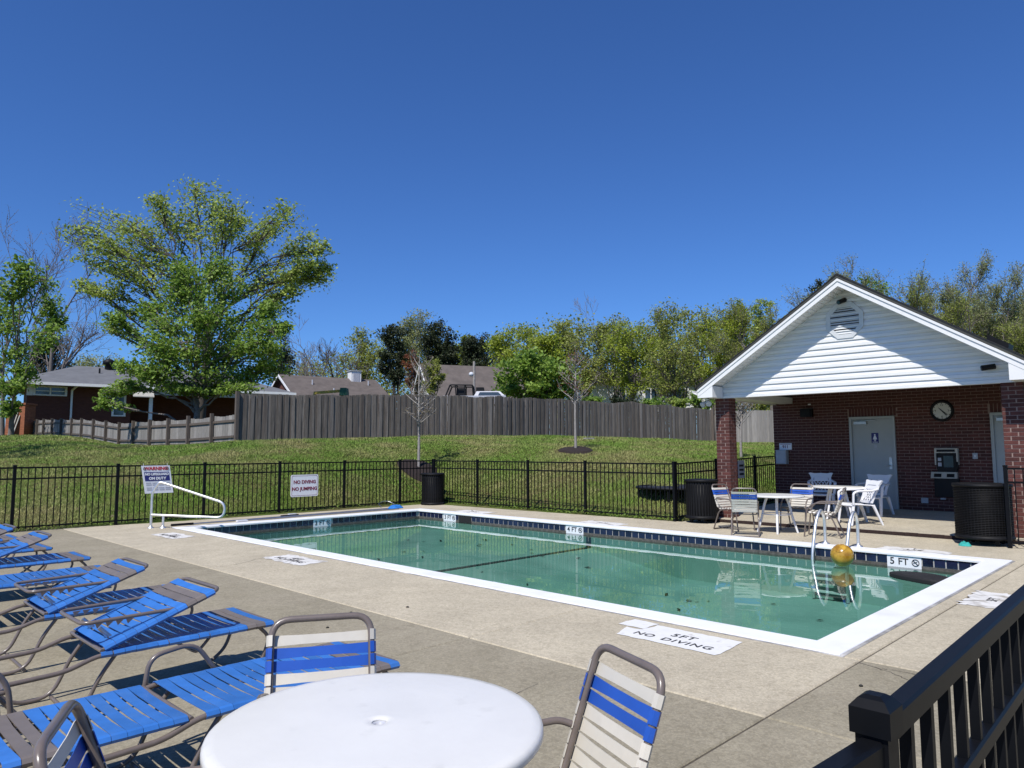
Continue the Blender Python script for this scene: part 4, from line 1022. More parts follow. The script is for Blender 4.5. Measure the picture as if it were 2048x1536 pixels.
def face(v): return math.atan2(v[1], v[0])
C1 = [('strap chair with its back toward the loungers, across the foreground table', (1.42, 2.34, 0), face((-.50,-.86))),
      ('strap chair leaning back at the right of the foreground table', (1.655, 1.56, 0), face((-.93,.37))),
      ('strap chair cut off at the bottom left corner, seen edge-on', (.87, 1.966, 0), face((.90,-.436))),
      ('strap chair mostly outside the frame between the two nearest loungers', (.60, 4.22, 0), face((1,-.05))),
      ('strap chair at the poolside table nearest the brick column and the small bin', (12.60, 6.55, 0), face((-.25,-1.))),
      ('strap chair turned with its back to the pool, left of the ladder', (12.02, 6.05, 0), face((.88,.42))),
      ('strap chair on the far side of the four-chair table, facing the pool', (13.42, 5.72, 0), face((-1,-.10))),
      ('strap chair seen from the side at the right of the four-chair table', (12.72, 4.98, 0), face((-.22,.95)))]
first = strap_chair(*C1[0])
for lb, lc, rz in C1[1:]:
    c_ = copy_tree(first); c_.location = lc; c_.rotation_euler = (0,0,rz); c_['label'] = lb

# ------------------------------------------------------------------ white plastic armchairs
def plastic_chair(label, loc, rz):
    t = empty('plastic_chair', loc, rz, label, 'chair', 'white moulded plastic armchairs')
    b = MB()   # seat: dished slab with rounded front
    nxs, nys = 8, 8; V = []
    for i in range(nxs+1):
        for j in range(nys+1):
            x = .24-.46*i/nxs; hw = .235-.03*(i/nxs); y = hw*(2*j/nys-1)
            z = .405-.03*(i/nxs) - .012*(1-(2*j/nys-1)**2) - (.03 if i == 0 else 0.)
            V.append((x, y, z))
    n1 = len(V); V2 = [(x, y, z-.022) for x, y, z in V]
    fs = [(i*9+j, i*9+j+1, i*9+j+10, i*9+j+9) for i in range(8) for j in range(8)]
    b.add(V+V2, fs+[(n1+a, n1+d_, n1+c_, n1+bb) for a, bb, c_, d_ in fs]+[(j, n1+j, n1+j+1, j+1) for j in range(8)]+[(72+j, 72+j+1, n1+72+j+1, n1+72+j) for j in range(8)]+[(i*9, i*9+9, n1+i*9+9, n1+i*9) for i in range(8)]+[(i*9+8, n1+i*9+8, n1+i*9+17, i*9+17) for i in range(8)], True)
    b.build('seat', 'white', t)
    # back frame with scrolled ears
    def bp(u, v): return Vector((-.20-.17*v-.02*v*v, u, .40+.42*v))
    out = [(-.19,0),(-.195,.3),(-.215,.55),(-.205,.75),(-.235,.92),(-.255,.985),(-.215,1.01),(-.13,.975),(0,.99),(.13,.975),(.215,1.01),(.255,.985),(.235,.92),(.205,.75),(.215,.55),(.195,.3),(.19,0)]
    inn = [(-.145,.08),(-.15,.3),(-.165,.5),(-.155,.68),(-.15,.75),(-.14,.78),(-.12,.79),(-.06,.79),(0,.79),(.06,.79),(.12,.79),(.14,.78),(.15,.75),(.155,.68),(.165,.5),(.15,.3),(.145,.08)]
    V = []; th = Vector((.030, 0, .008))
    for u, v in out: V.append(bp(u, v))
    for u, v in inn: V.append(bp(u, v))
    m_ = len(out); V = V+[p+th for p in V]; q = 2*m_
    b = MB(); fs = []
    for i in range(m_-1):
        fs += [(i,i+1,m_+i+1,m_+i), (q+i,q+m_+i,q+m_+i+1,q+i+1), (i,q+i,q+i+1,i+1), (m_+i,m_+i+1,q+m_+i+1,q+m_+i)]
    fs += [(0, m_, q+m_, q), (m_-1, q+m_-1, q+2*m_-1, 2*m_-1)]
    b.add(V, fs); b.build('back_frame', 'white', t)
    b = MB()
    b.bar(bp(-.16,.05)+th*.5, bp(.16,.05)+th*.5, .03, .05)
    b.bar(bp(-.16,.60)+th*.5, bp(.16,.60)+th*.5, .02, .022)
    for k in range(-2, 3):
        for s in (-1, 1):
            a = (.075*k-.085*s, .08); c_ = (.075*k+.085*s, .60); a = (max(-.155, min(.155, a[0])), a[1]); c_ = (max(-.155, min(.155, c_[0])), c_[1])
            b.bar(bp(*a)+th*.5, bp(*c_)+th*.5, .012, .012, up=(1,0,0))
    b.build('lattice', 'white', t)
    b = MB(); b.prism([bp(-.15,.615)+th*.35, bp(.15,.615)+th*.35, bp(.14,.80)+th*.35, bp(-.14,.80)+th*.35], th*.3); b.build('back_panel', 'white', t)
    for s in (-1, 1):
        b = MB(); p_ = fillet([bp(s*.20,.62)+th*.5, (-.16,s*.262,.64), (.14,s*.268,.635), (.215,s*.262,.60), (.215,s*.240,.385)], .09, 6)
        b.tube(p_, .030, 8, flat=.66); b.build('arm', 'white', t)
        for x0, x1, w in ((.20, .255, .026), (-.19, -.34, .027)):
            b = MB(); z0 = .39 if x0 > 0 else .37; sp = .035 if x0 < 0 else .01
            b.tube([(x0, s*.215, z0), ((x0+x1)/2, s*(.22+sp*.4), z0/2), (x1, s*(.22+sp), 0)], [w*1.5, w*1.25, w], 8, flat=.75); b.build('leg', 'white', t)
    return t
P1 = [('sunlit white plastic armchair at the porch edge, its side toward the ladder', (14.45, 5.0, slabz(14.45)), face((-.76,.65))),
      ('white plastic armchair in the shade behind the porch table, facing the pool', (16.25, 6.35, slabz(16.2)), face((-.9,-.38))),
      ('white plastic armchair in the shade just in front of the grey door', (16.05, 5.22, slabz(16.05)), face((-.98,.05)))]
first = plastic_chair(*P1[0])
for lb, lc, rz in P1[1:]:
    c_ = copy_tree(first); c_.location = lc; c_.rotation_euler = (0,0,rz); c_['label'] = lb

# ------------------------------------------------------------------ strap loungers
LS = strap_mesh(.0585, .60, .0145, .006, .004, .0045)
ls_blue = LS.copy(); ls_blue.materials.append(MT['blue']); ls_taupe = LS.copy(); ls_taupe.materials.append(MT['taupe'])
def lounger(label, loc, folded, arm=False, rz=0.):
    """foot end at local x=0, hinge at x=-1.09, head beyond; width along y"""
    t = empty('strap_lounger', loc, rz, label, 'sun lounger', 'blue strap sun loungers in a row')
    z = .352; hw = .30; hx = -1.07
    b = MB()
    side = lambda s: [(hx,s*hw,z),(hx-.16,s*hw,z-.055),(-1.80,s*hw,z-.075)]
    pts = [(-1.80,-hw,z-.075),(hx-.16,-hw,z-.055),(hx,-hw,z),(0,-hw,z),(.0,hw,z),(hx,hw,z),(hx-.16,hw,z-.055),(-1.80,hw,z-.075)]
    p2 = fillet(pts, .06, 5); b.tube(p2, .0135, 8, closed=False); b.tube([(-1.80,-hw,z-.075),(-1.80,hw,z-.075)], .0125, 8)
    b.build('bed_frame', 'frame', t)
    # foot loop bent down and back
    for s in (-1, 1):
        b = MB(); b.tube(fillet([(-.10,s*(hw-.03),z-.012),(-.02,s*(hw-.03),z-.09),(-.08,s*(hw-.03),.10),(-.20,s*(hw-.03),.014)], .06, 5), .012, 8); b.build('leg', 'frame', t)
        b = MB(); b.tube(fillet([(hx+.10,s*(hw-.02),z-.012),(hx+.02,s*(hw-.02),z-.12),(hx-.08,s*(hw-.02),.014),(-1.36,s*(hw-.02),.014),(-1.56,s*(hw-.02),z-.078)], .09, 6), .012, 8); b.build('leg', 'frame', t)
    b = MB(); b.tube([(-.20,-hw+.03,.014),(-.20,hw-.03,.014)], .011, 8); b.build('ground_bar', 'frame', t)
    b = MB(); b.tube([(hx-.08,-hw+.02,.014),(hx-.08,hw-.02,.014)], .011, 8); b.build('ground_bar', 'frame', t)
    b = MB(); b.tube(fillet([(-.42,-hw+.03,z-.015),(-.50,-hw+.03,z-.10),(-.50,hw-.03,z-.10),(-.42,hw-.03,z-.015)], .05), .010, 8); b.build('brace', 'frame', t)
    n = 17
    for k in range(n):
        x = -.045-.0612*k
        put('strap', ls_taupe if k in (1, 2) else ls_blue, None, t, loc=(x+rnd.uniform(-.002,.002), 0, z+rnd.uniform(-.001,.001)), rot=(0, rnd.uniform(-.03,.03), rnd.uniform(-.010,.010)))
    # backrest
    th = R(20.5) if folded else R(180)
    bk = empty('backrest'); bk.parent = t; bk.location = (hx+.02 if folded else hx-.04, 0, z+(.022 if folded else .0)); bk.rotation_euler = (0, -th, 0)
    L = .72; b = MB()
    b.tube(fillet([(0,-hw+.012,0),(L,-hw+.012,0),(L,hw-.012,0),(0,hw-.012,0)], .07, 5), .0125, 8); b.tube([(0,-hw,0),(0,hw,0)], .0115, 8); b.build('back_frame', 'frame', bk)
    m = 11
    for k in range(m):
        put('strap', ls_taupe if k in (m-2, m-3) else ls_blue, None, bk, loc=(.045+(L-.115)*k/(m-1), 0, 0), rot=(0 if folded else math.pi, rnd.uniform(-.02,.02), 0), sc=(1, .965, 1))
    if folded:
        b = MB(); c5, s5 = math.cos(th), math.sin(th)
        def w2(x, y, zz): x -= hx+.02; zz -= z+.022; return (x*c5+zz*s5, y, -x*s5+zz*c5)
        b.tube(fillet([w2(hx+.46,-hw+.05,z+.185),w2(hx-.07,-hw+.06,z+.175),w2(hx-.07,hw-.06,z+.175),w2(hx+.46,hw-.05,z+.185)], .07, 5), .0115, 8); b.build('support_bail', 'frame', bk)
        for s in (-1, 1): b = MB(); b.tube([w2(hx+.10,s*.16,z+.06), w2(hx+.04,s*.16,z+.125)], [.016,.012], 8); b.build('hinge_pin', 'galv', bk)
        b = MB()
        for s in (-1, 1):
            for k in range(4): b.prism([w2(hx+.0+.055*k,s*.22,z+.165), w2(hx+.045+.055*k,s*.22,z+.165), w2(hx+.012+.055*k,s*.22,z+.135)], (0,.005,0))
        b.build('ratchet', 'frame', bk)
    else:
        b = MB()
        for s in (-1, 1):
            for k in range(3): b.prism([(.40+.12*k,s*(hw-.05),.012),(.46+.12*k,s*(hw-.05),.012),(.43+.12*k,s*(hw-.05),.06)], (0,.005,0))
        b.build('ratchet', 'frame', bk)
        b = MB(); b.tube(fillet([(.46,-hw+.06,.02),(.80,-hw+.07,.045),(.80,hw-.07,.045),(.46,hw-.06,.02)], .06), .0105, 8); b.build('support_bail', 'frame', bk)
    if arm:
        b = MB(); b.tube(fillet([(hx-.02,hw+.025,z-.01),(hx+.0,hw+.03,z+.13),(hx+.22,hw+.03,z+.16),(hx+.34,hw+.03,z-.01)], .08, 6), .012, 8); b.build('arm', 'frame', t)
    return t
lg = [('nearest strap lounger lying flat beside the foreground table, with a bare arm loop', (2.44, 3.54, 0), False, True),
      ('strap lounger with its back folded forward, second from the foreground table', (2.42, 4.90, 0), True, False),
      ('strap lounger with its back folded forward, directly beyond the two nearest loungers', (2.44, 6.20, 0), True, False),
      ('flat strap lounger between two loungers with folded backs, fourth from the table', (2.36, 7.78, 0), False, False),
      ('strap lounger with its back folded forward just beyond the flat middle one', (2.46, 9.05, 0), True, False),
      ('strap lounger with its back folded forward, second from the far left end', (2.38, 10.25, 0), True, False),
      ('strap lounger at the far left end of the row by the metal fence', (2.34, 11.62, 0), True, False)]
pf = lounger(lg[1][0], lg[1][1], True); pn = lounger(lg[0][0], lg[0][1], False, True)
dup_flat = None
for k in (2, 4, 5, 6):
    c_ = copy_tree(pf); c_.location = lg[k][1]; c_['label'] = lg[k][0]; c_.rotation_euler = (0, 0, rnd.uniform(-.02, .02))
c_ = copy_tree(pn); c_.location = lg[3][1]; c_['label'] = lg[3][0]
for ch in list(c_.children):
    if ch.name.split('.')[0] == 'arm': bpy.data.objects.remove(ch)

# ------------------------------------------------------------------ bins
def bin_slatted(label, loc, r=.305, h=.84, lift=0., ribs=False):
    t = empty('trash_bin', loc, 0, label, 'trash bin', 'black round bins on the pool deck')
    b = MB(); z0 = lift
    b.lathe([(.001,z0+.02),(r-.015,z0+.02),(r-.015,z0+h-.06),(r-.03,z0+h-.06),(.001,z0+h-.1)], 36); b.build('drum', 'bin', t)
    if not ribs:
        n = 34; sm = MB().box(-.003,.010,-.020,.020,0,1).mesh('slat'); sm.materials.append(MT['bin'])
        for k in range(n):
            a = 2*math.pi*k/n; put('slat', sm, None, t, loc=((r-.012)*math.cos(a),(r-.012)*math.sin(a),z0+.05), rot=(0,0,a+rnd.uniform(-.05,.05)), sc=(1,1,h-.10))
    else:
        b = MB()
        for k in range(30):
            z = z0+.05+(h-.11)*k/29; b.tube([((r+.004)*math.cos(2*math.pi*q/40),(r+.004)*math.sin(2*math.pi*q/40),z) for q in range(40)], .0075, 5, closed=True)
        b.build('rib_rings', 'bin', t)
        n = 52; sm = MB().box(-.004,.006,-.006,.006,0,1).mesh('slat'); sm.materials.append(MT['bin'])
        for k in range(n):
            a = 2*math.pi*k/n; put('slat', sm, None, t, loc=((r-.002)*math.cos(a),(r-.002)*math.sin(a),z0+.04), rot=(0,0,a), sc=(1,1,h-.09))
    b = MB(); b.lathe([(r-.05,z0+h-.03),(r+.02,z0+h-.05),(r+.028,z0+h-.03),(r+.02,z0+h-.005),(r-.03,z0+h),(.001,z0+h+.006)], 36); b.build('lid', 'bin', t)
    b = MB(); b.lathe([(r-.04,z0),(r+.016,z0+.005),(r+.022,z0+.03),(r+.004,z0+.07),(r-.02,z0+.07)], 36); b.build('base_ring', 'bin', t)
    if lift:
        for k in range(4):
            a = R(45+90*k); c_ = Vector(((r-.1)*math.cos(a),(r-.1)*math.sin(a),0)); w = MB(); w.tube([c_+Vector((-.018,0,.038)), c_+Vector((.018,0,.038))], .038, 12); w.bar(c_+Vector((0,0,.05)), c_+Vector((0,0,lift+.03)), .05, .03); w.build('caster', 'dark', t)
    return t
bin_slatted('black slatted bin in the fence corner at the far end of the pool', (12.80, 15.62, 0), .31, .86)
bin_slatted('black slatted bin on casters in front of the left brick column', (13.46, 7.72, 0), .32, .80, .08)
bin_slatted('large black ribbed bin on casters at the right edge of the picture', (13.40, 2.74, 0), .385, .86, .09, True)

# ------------------------------------------------------------------ handrail and ladder
hr = empty('handrail', (5.23, 15.0, 0), R(-45), 'bent stainless steel handrail at the left pool corner', 'handrail')
b = MB(); b.tube(fillet([(0,0,.0),(0,0,.70),(.13,0,.885),(.22,0,.87),(1.43,0,.475),(1.41,0,.195),(.0,0,.255)], .15, 8), .024, 12); b.build('rail', 'steel', hr)
b = MB(); b.tube([(.235,0,0),(.235,0,.245)], .023, 10); b.build('short_post', 'steel', hr)
b = MB()
for x in (0, .235): b.lathe([(.06,0),(.058,.012),(.03,.02),(.026,.05),(.0,.05)], 16, (x,0,0))
b.build('escutcheon', 'steel', hr)
ld = empty('pool_ladder', (11.70, 4.33, 0), 0, 'stainless steel pool ladder on the far long side, behind the yellow ball', 'ladder')
for s in (-1, 1):
    b = MB(); b.tube(fillet([(.07,s*.25,0),(.07,s*.25,.42),(-.06,s*.25,.56),(-.26,s*.25,.40),(-.46,s*.25,-.10),(-.46,s*.25,-.765)], .17, 7), .024, 12); b.build('rail', 'steel', ld)
    b = MB(); b.lathe([(.065,.0),(.063,.014),(.032,.024),(.027,.05),(.0,.05)], 18, (.07,s*.25,0)); b.build('escutcheon', 'steel', ld)
for k in range(3):
    b = MB(); b.box(-.50,-.42,-.25,.25,-.27-.19*k-.012,-.27-.19*k+.012); b.build('step', 'signwhite', ld)

# ------------------------------------------------------------------ floating things
bl_ = empty('ball', (10.93, 4.03, WATER+.095), .4, 'shiny golden yellow ball floating against the ladder', 'ball')
bpos = onplane(1684, 1110, 0, 10.95)
b = MB(); rr = .160
prof = [(max(.0005, rr*math.sin(math.pi*k/24)), -rr*math.cos(math.pi*k/24)) for k in range(25)]
b.lathe(prof, 36); bo = b.build('shell', 'gold', bl_)
b = MB(); b.tube([(-.045+.06*math.cos(2*math.pi*k/24)-.04, .02+.075*math.sin(2*math.pi*k/24), math.sqrt(max(0, (rr+.001)**2-(-.085+.06*math.cos(2*math.pi*k/24))**2-(.02+.075*math.sin(2*math.pi*k/24))**2))) for k in range(24)], .006, 5, closed=True); b.build('moulded_ring', 'gold', bl_)
bl_.location = (10.98, 4.04, WATER+.145)
fl = empty('foam_float', (10.52, 2.86, WATER+.015), R(66), 'flat black oval foam float at the right end of the pool', 'pool float')
b = MB(); pr = []
n_ = 28; top = []; bot = []
for k in range(n_):
    a = 2*math.pi*k/n_; x = .46*math.copysign(abs(math.cos(a))**.75, math.cos(a)); y = .21*math.copysign(abs(math.sin(a))**.8, math.sin(a)); top.append((x, y)); 
V = [(x*.96, y*.93, .032+.012*math.cos(x*5)) for x, y in top]+[(x, y, .018) for x, y in top]+[(x, y, -.03) for x, y in top]
b.add([(0,0,.045)]+V, [(0,1+i,1+(i+1)%n_) for i in range(n_)]+[(1+i,1+n_+i,1+n_+(i+1)%n_,1+(i+1)%n_) for i in range(n_)]+[(1+n_+i,1+2*n_+i,1+2*n_+(i+1)%n_,1+n_+(i+1)%n_) for i in range(n_)])
b.build('board', 'float', fl)
leaf_me = MB().add([(-.05,0,.004),(0,-.018,.010),(.055,.004,.003),(0,.02,.008)], [(0,1,2,3)]).mesh('leaf'); leaf_me.materials.append(MT['dry'])
lf = random.Random(5)
def floorz(y): return zd if y < BR-2 else (zd+(zb-zd)*(y-BR+2)/2 if y < BR else zb+(zs-zb)*(y-BR)/(Y1-BR))
for k in range(46):
    y = lf.uniform(2.8, 12.5); x = lf.uniform(6.2, 11.0)
    if k < 30: y = lf.choice([lf.uniform(2.7,6.5), lf.uniform(8.0,11.5)])
    o = put('sunken_leaf', leaf_me, None, None, loc=(x, y, floorz(y)+.012), rot=(lf.uniform(-.2,.2), lf.uniform(-.2,.2), lf.uniform(0,6.28)), sc=(lf.uniform(.8,1.7),)*3)
    tag(o, 'small dark leaf lying on the floor of the pool', 'leaf', 'dark leaves sunk in the pool')

# ------------------------------------------------------------------ small things lying about
def lying_pole(name, label, a, c_, r_, m_): 
    t = empty(name, a, 0, label, 'pole'); v = Vector(c_)-Vector(a); MB().tube([(0,0,r_), v+Vector((0,0,r_))], r_, 8).build('shaft', m_, t); return t, v
t, v = lying_pole('cleaning_pole', 'long silver pole with a dark grip lying along the left end of the pool', (6.05, 15.06, 0), (11.0, 15.22, 0), .016, 'alu')
MB().tube([Vector((-.42,-.02,.022)), Vector((.02,0,.022))], [.026,.022], 10).build('grip', 'dark', t)
t, v = lying_pole('cleaning_pole', 'second thinner silver pole lying close to the white coping', (7.0, 14.83, .012), (11.2, 15.02, 0), .013, 'alu')
MB().box(-.12,.10,-.05,.05,0,.03).build('coupling', 'signwhite', t)
t = empty('vacuum_brush', (8.35, 15.32, 0), .1, 'black and white pool brush lying behind the silver poles', 'pool brush'); MB().box(-.22,.22,-.03,.03,0,.035).build('head','dark',t); MB().box(-.03,.16,-.035,.035,.036,.055).build('back','signwhite',t)
t = empty('leaf_net', (11.35, 15.35, 0), .5, 'crumpled bright blue pool net beside the fence corner', 'pool net')
b = MB(); nr = random.Random(3)
pts = [(.26*math.cos(a)*(1+.25*nr.random()), .16*math.sin(a)*(1+.25*nr.random())) for a in [2*math.pi*k/14 for k in range(14)]]
b.add([(0,0,.06)]+[(x*.55,y*.55,.055+.03*nr.random()) for x,y in pts]+[(x,y,.01) for x,y in pts], [(0,1+i,1+(i+1)%14) for i in range(14)]+[(1+i,15+i,15+(i+1)%14,1+(i+1)%14) for i in range(14)]); b.build('cloth','bluecloth',t)
b = MB(); b.tube(fillet([(.2,.1,.02),(.45,.2,.05),(.5,.5,.16),(.2,.62,.1),(.0,.4,.02)], .2, 5), .008, 6); b.build('hoop','alu',t)
t = empty('cloth_scrap', (13.0, 2.92, 0), .3, 'small crumpled teal cloth on the deck beside the ribbed bin', 'cloth')
b = MB(); pts = [(.10*math.cos(a)*(1+.5*nr.random()), .07*math.sin(a)*(1+.5*nr.random())) for a in [2*math.pi*k/12 for k in range(12)]]
b.add([(0,0,.05)]+[(x*.5,y*.5,.03+.035*nr.random()) for x,y in pts]+[(x,y,.003) for x,y in pts], [(0,1+i,1+(i+1)%12) for i in range(12)]+[(1+i,13+i,13+(i+1)%12,1+(i+1)%12) for i in range(12)]); b.build('cloth','teal',t)
tp = onplane(1345, 966, 1, 9.6)
txy = at(1352, 968, 17.6); tzz = tz(txy.x, txy.y)
t = empty('trampoline', (txy.x, txy.y, tzz), 0, 'low black round trampoline on the grass behind the metal fence', 'trampoline')
b = MB(); b.tube([(.95*math.cos(R(10*k)), .95*math.sin(R(10*k)), .16) for k in range(36)], .03, 8, closed=True); b.build('rim','dark',t)
b = MB(); b.lathe([(.94,.165),(.70,.155),(.0005,.145)], 36); b.build('jump_mat','trampoline',t)
for k in range(6):
    a = R(60*k+20); MB().tube([(.93*math.cos(a),.93*math.sin(a),.15),(.93*math.cos(a),.93*math.sin(a),-.15)], .018, 6).build('leg','dark',t)
rk = random.Random(9)
for px_, py_, pl_ in [(702,1226,'tiny dark pebble above the chair behind the table'),(1722,1373,'tiny dark pebble just behind the capped railing post'),(655,1256,'tiny dark pebble showing under the top bar of the chair back'),(815,1215,'tiny dark pebble on the tan deck nearest the middle of the pool'),(1190,1390,'tiny dark pebble beside the right-hand strap chair')]:
    p = ground(px_, py_); o = put('pebble', MB().lathe([(.0005,0),(.013,.002),(.015,.008),(.008,.014),(.0005,.015)], 8).mesh('pebble'), 'dry', None, loc=p, sc=(1, .7+.5*rk.random(), .8))
    tag(o, pl_, 'pebble', 'pebbles scattered on the deck')

# ------------------------------------------------------------------ weathered wooden fences
def wdepth(px): return 1/np.interp(px, _wpx, 1/_wd)
def hit(px, py, d0=14., d1=60.):
    """where a sight line meets the lawn"""
    for d in np.arange(d0, d1, .1):
        p = at(px, py, d)
        if p.z <= tz(p.x, p.y): return p
    return at(px, py, d1)
board_me = MB(); hw = .071
board_me.prism([(-hw,-.009,0),(hw,-.009,0),(hw,-.009,.985),(hw-.02,-.009,1.0),(-hw+.02,-.009,1.0),(-hw,-.009,.985)], (0,.018,0))
board_me = board_me.mesh('board'); board_me.materials.append(MT['wood'])
board3_me = board_me.copy(); board3_me.materials.clear(); board3_me.materials.append(MT['wood3'])
board2_me = board_me.copy(); board2_me.materials.clear(); board2_me.materials.append(MT['wood2'])
def plank_run(o, L, pxs, tops, pitch, me):
    """boards from px range, tops read at depth of the fence line"""
    P = [at(p, 880, wdepth(p)) for p in pxs]
    dist = [0.]
    for a, c_ in zip(P[:-1], P[1:]): dist.append(dist[-1]+math.hypot(c_.x-a.x, c_.y-a.y))
    n = int(dist[-1]/pitch); zt = [at(p, t, wdepth(p)).z for p, t in zip(pxs, tops)]
    for k in range(n):
        s = (k+.5)*pitch; x = float(np.interp(s, dist, [p.x for p in P])); y = float(np.interp(s, dist, [p.y for p in P])); z1 = float(np.interp(s, dist, zt))
        x2 = float(np.interp(s+.05, dist, [p.x for p in P])); y2 = float(np.interp(s+.05, dist, [p.y for p in P]))
        z0 = tz(x, y)+.01; prox = (.016 if k % 2 else -.016)+rnd.uniform(-.006, .006); a = math.atan2(y2-y, x2-x)
        put('board', board3_me if me is board_me and rnd.random() < .16 else me, None, o, loc=Vector((x-math.sin(a)*prox, y+math.cos(a)*prox, z0))-L, rot=(rnd.uniform(-.008,.008), rnd.uniform(-.010,.010), a+rnd.uniform(-.05,.05)), sc=(rnd.uniform(.93,1.03), 1, z1-z0+rnd.uniform(-.014,.008)))
    return P
tall = empty('board_fence', at(470, 885, wdepth(470))); tall.location.z = 1.8; tag(tall, 'tall weathered grey board fence across the top of the grass bank', 'fence', 'weathered wooden fences')
tpx = [470,500,540,600,660,680,735,800,835,870,920,950,1000,1030,1060,1090,1120,1150,1180,1225,1265,1300,1335,1365,1395,1425]
tpy = [785,788,787,790,788,791,788,790,787,791,790,794,791,797,794,798,796,801,801,806,802,809,809,815,815,820]
plank_run(tall, tall.location, tpx, tpy, .126, board_me)
for p in (472, 1427):
    b = MB(); q = at(p, 880, wdepth(p)-.05); b.box(q.x-.06-tall.location.x, q.x+.06-tall.location.x, q.y-.06-tall.location.y, q.y+.06-tall.location.y, tz(q.x,q.y)-.1-tall.location.z, at(p, 782 if p < 500 else 817, wdepth(p)).z-tall.location.z); b.build('post', 'post', tall)
b = MB()
for f_ in (.2, .78):
    pr = None
    for p, t in zip(tpx, tpy):
        q = at(p, 880, wdepth(p)+.07); z0 = tz(q.x, q.y); z1 = at(p, t, wdepth(p)).z; v = Vector((q.x, q.y, z0+(z1-z0)*f_))-tall.location
        if pr is not None: b.bar(pr, v, .04, .09)
        pr = v
b.build('rail', 'post', tall)
t2 = empty('board_fence', at(1432, 885, wdepth(1432))); t2.location.z = 1.8; tag(t2, 'paler end stretch of board fence seen on both sides of the brick column', 'fence', 'weathered wooden fences')
plank_run(t2, t2.location, [1432, 1480, 1520, 1560, 1640], [819, 821, 820, 821, 824], .128, board2_me)
# low picket fence stepping down to the left
lowf = empty('picket_fence', at(300, 890, wdepth(300))); lowf.location.z = 1.7; tag(lowf, 'low grey picket fence with taller posts in front of the brick ranch house', 'fence', 'weathered wooden fences')
lpx = [60, 72, 85, 102, 120, 141, 161, 185, 210, 237, 265, 298, 335, 375, 422, 466]
LL = lowf.location; rl = [MB(), MB()]; pm = MB().box(-.055,.055,-.055,.055,0,1.0).mesh('post'); pm.materials.append(MT['post'])
ph_ = 1.08
pts = []
for p in lpx:
    q = at(p, 880, wdepth(p)); q.z = tz(q.x, q.y); pts.append(q)
for i, q in enumerate(pts): 
    if i < len(pts)-1: put('post', pm, None, lowf, loc=q-LL+Vector((0,0,-.05)), sc=(1,1,ph_+.05+(.06 if i > 12 else 0)))
for a, c_ in zip(pts[:-1], pts[1:]):
    dv = Vector((c_.x-a.x, c_.y-a.y, 0)); ln = dv.length; n = max(4, int(round(ln/.15))); rz = math.atan2(dv.y, dv.x); back = Vector((-math.sin(rz), math.cos(rz), 0))
    if back.dot(Vector((_fw.x, _fw.y, 0))) < 0: back = -back
    for k in range(n):
        t = (k+.5)/n; p = a.lerp(c_, t); p = p+back*.075; z0 = tz(p.x, p.y)
        hgt = ph_-.10-.055*math.sin(math.pi*t)+rnd.uniform(-.012,.008)
        put('board', board2_me, None, lowf, loc=Vector((p.x, p.y, z0+.06))-LL, rot=(0, rnd.uniform(-.008,.008), rz), sc=(ln/n*.985/.142, 1, hgt))
    for mb, z in zip(rl, (.22, .80)): mb.bar(a-LL+back*.035+Vector((0,0,z)), c_-LL+back*.035+Vector((0,0,z)), .035, .085)
for mb in rl: mb.build('rail', 'post', lowf)

# ------------------------------------------------------------------ houses beyond the fences
def frame(A, B):
    """local frame with x along A->B (level), y away from the camera"""
    e = Vector((B.x-A.x, B.y-A.y, 0)); W = e.length; e.normalize(); n = Vector((-e.y, e.x, 0))
    def wl(px, py):
        d = ray(px, py); t = ((A-_c).dot(n))/d.dot(n); p = _c+d*t-A; return p.dot(e), p.z
    return W, math.atan2(e.y, e.x), wl
def win(parent, x0, x1, z0, z1, y=0, panes=2, frame_m='trim', split=False):
    fr = MB(); fw2 = .09
    fr.box(x0-fw2, x1+fw2, y-.06, y+.04, z0-fw2, z0); fr.box(x0-fw2, x1+fw2, y-.06, y+.04, z1, z1+fw2)
    n = panes
    for k in range(n+1):
        xx = x0+(x1-x0)*k/n; fr.box(xx-fw2*(1 if k in (0,) else .5), xx+fw2*(1 if k == n else .5), y-.06, y+.04, z0, z1)
    f_ = fr.build('window', frame_m, parent)
    for k in range(n):
        xa, xb = x0+(x1-x0)*k/n+.05, x0+(x1-x0)*(k+1)/n-.05
        MB().box(xa, xb, y-.02, y+.0, z0, z1).build('pane', 'glass', f_)
        if split: MB().box(xa, xb, y-.035, y-.021, (z0+z1)/2-.03, (z0+z1)/2+.03).build('sash_bar', frame_m, f_)
    return f_
def rbox(x0, x1, y0, y1, z0, z1): return MB().box(x0, x1, y0, y1, z0, z1)
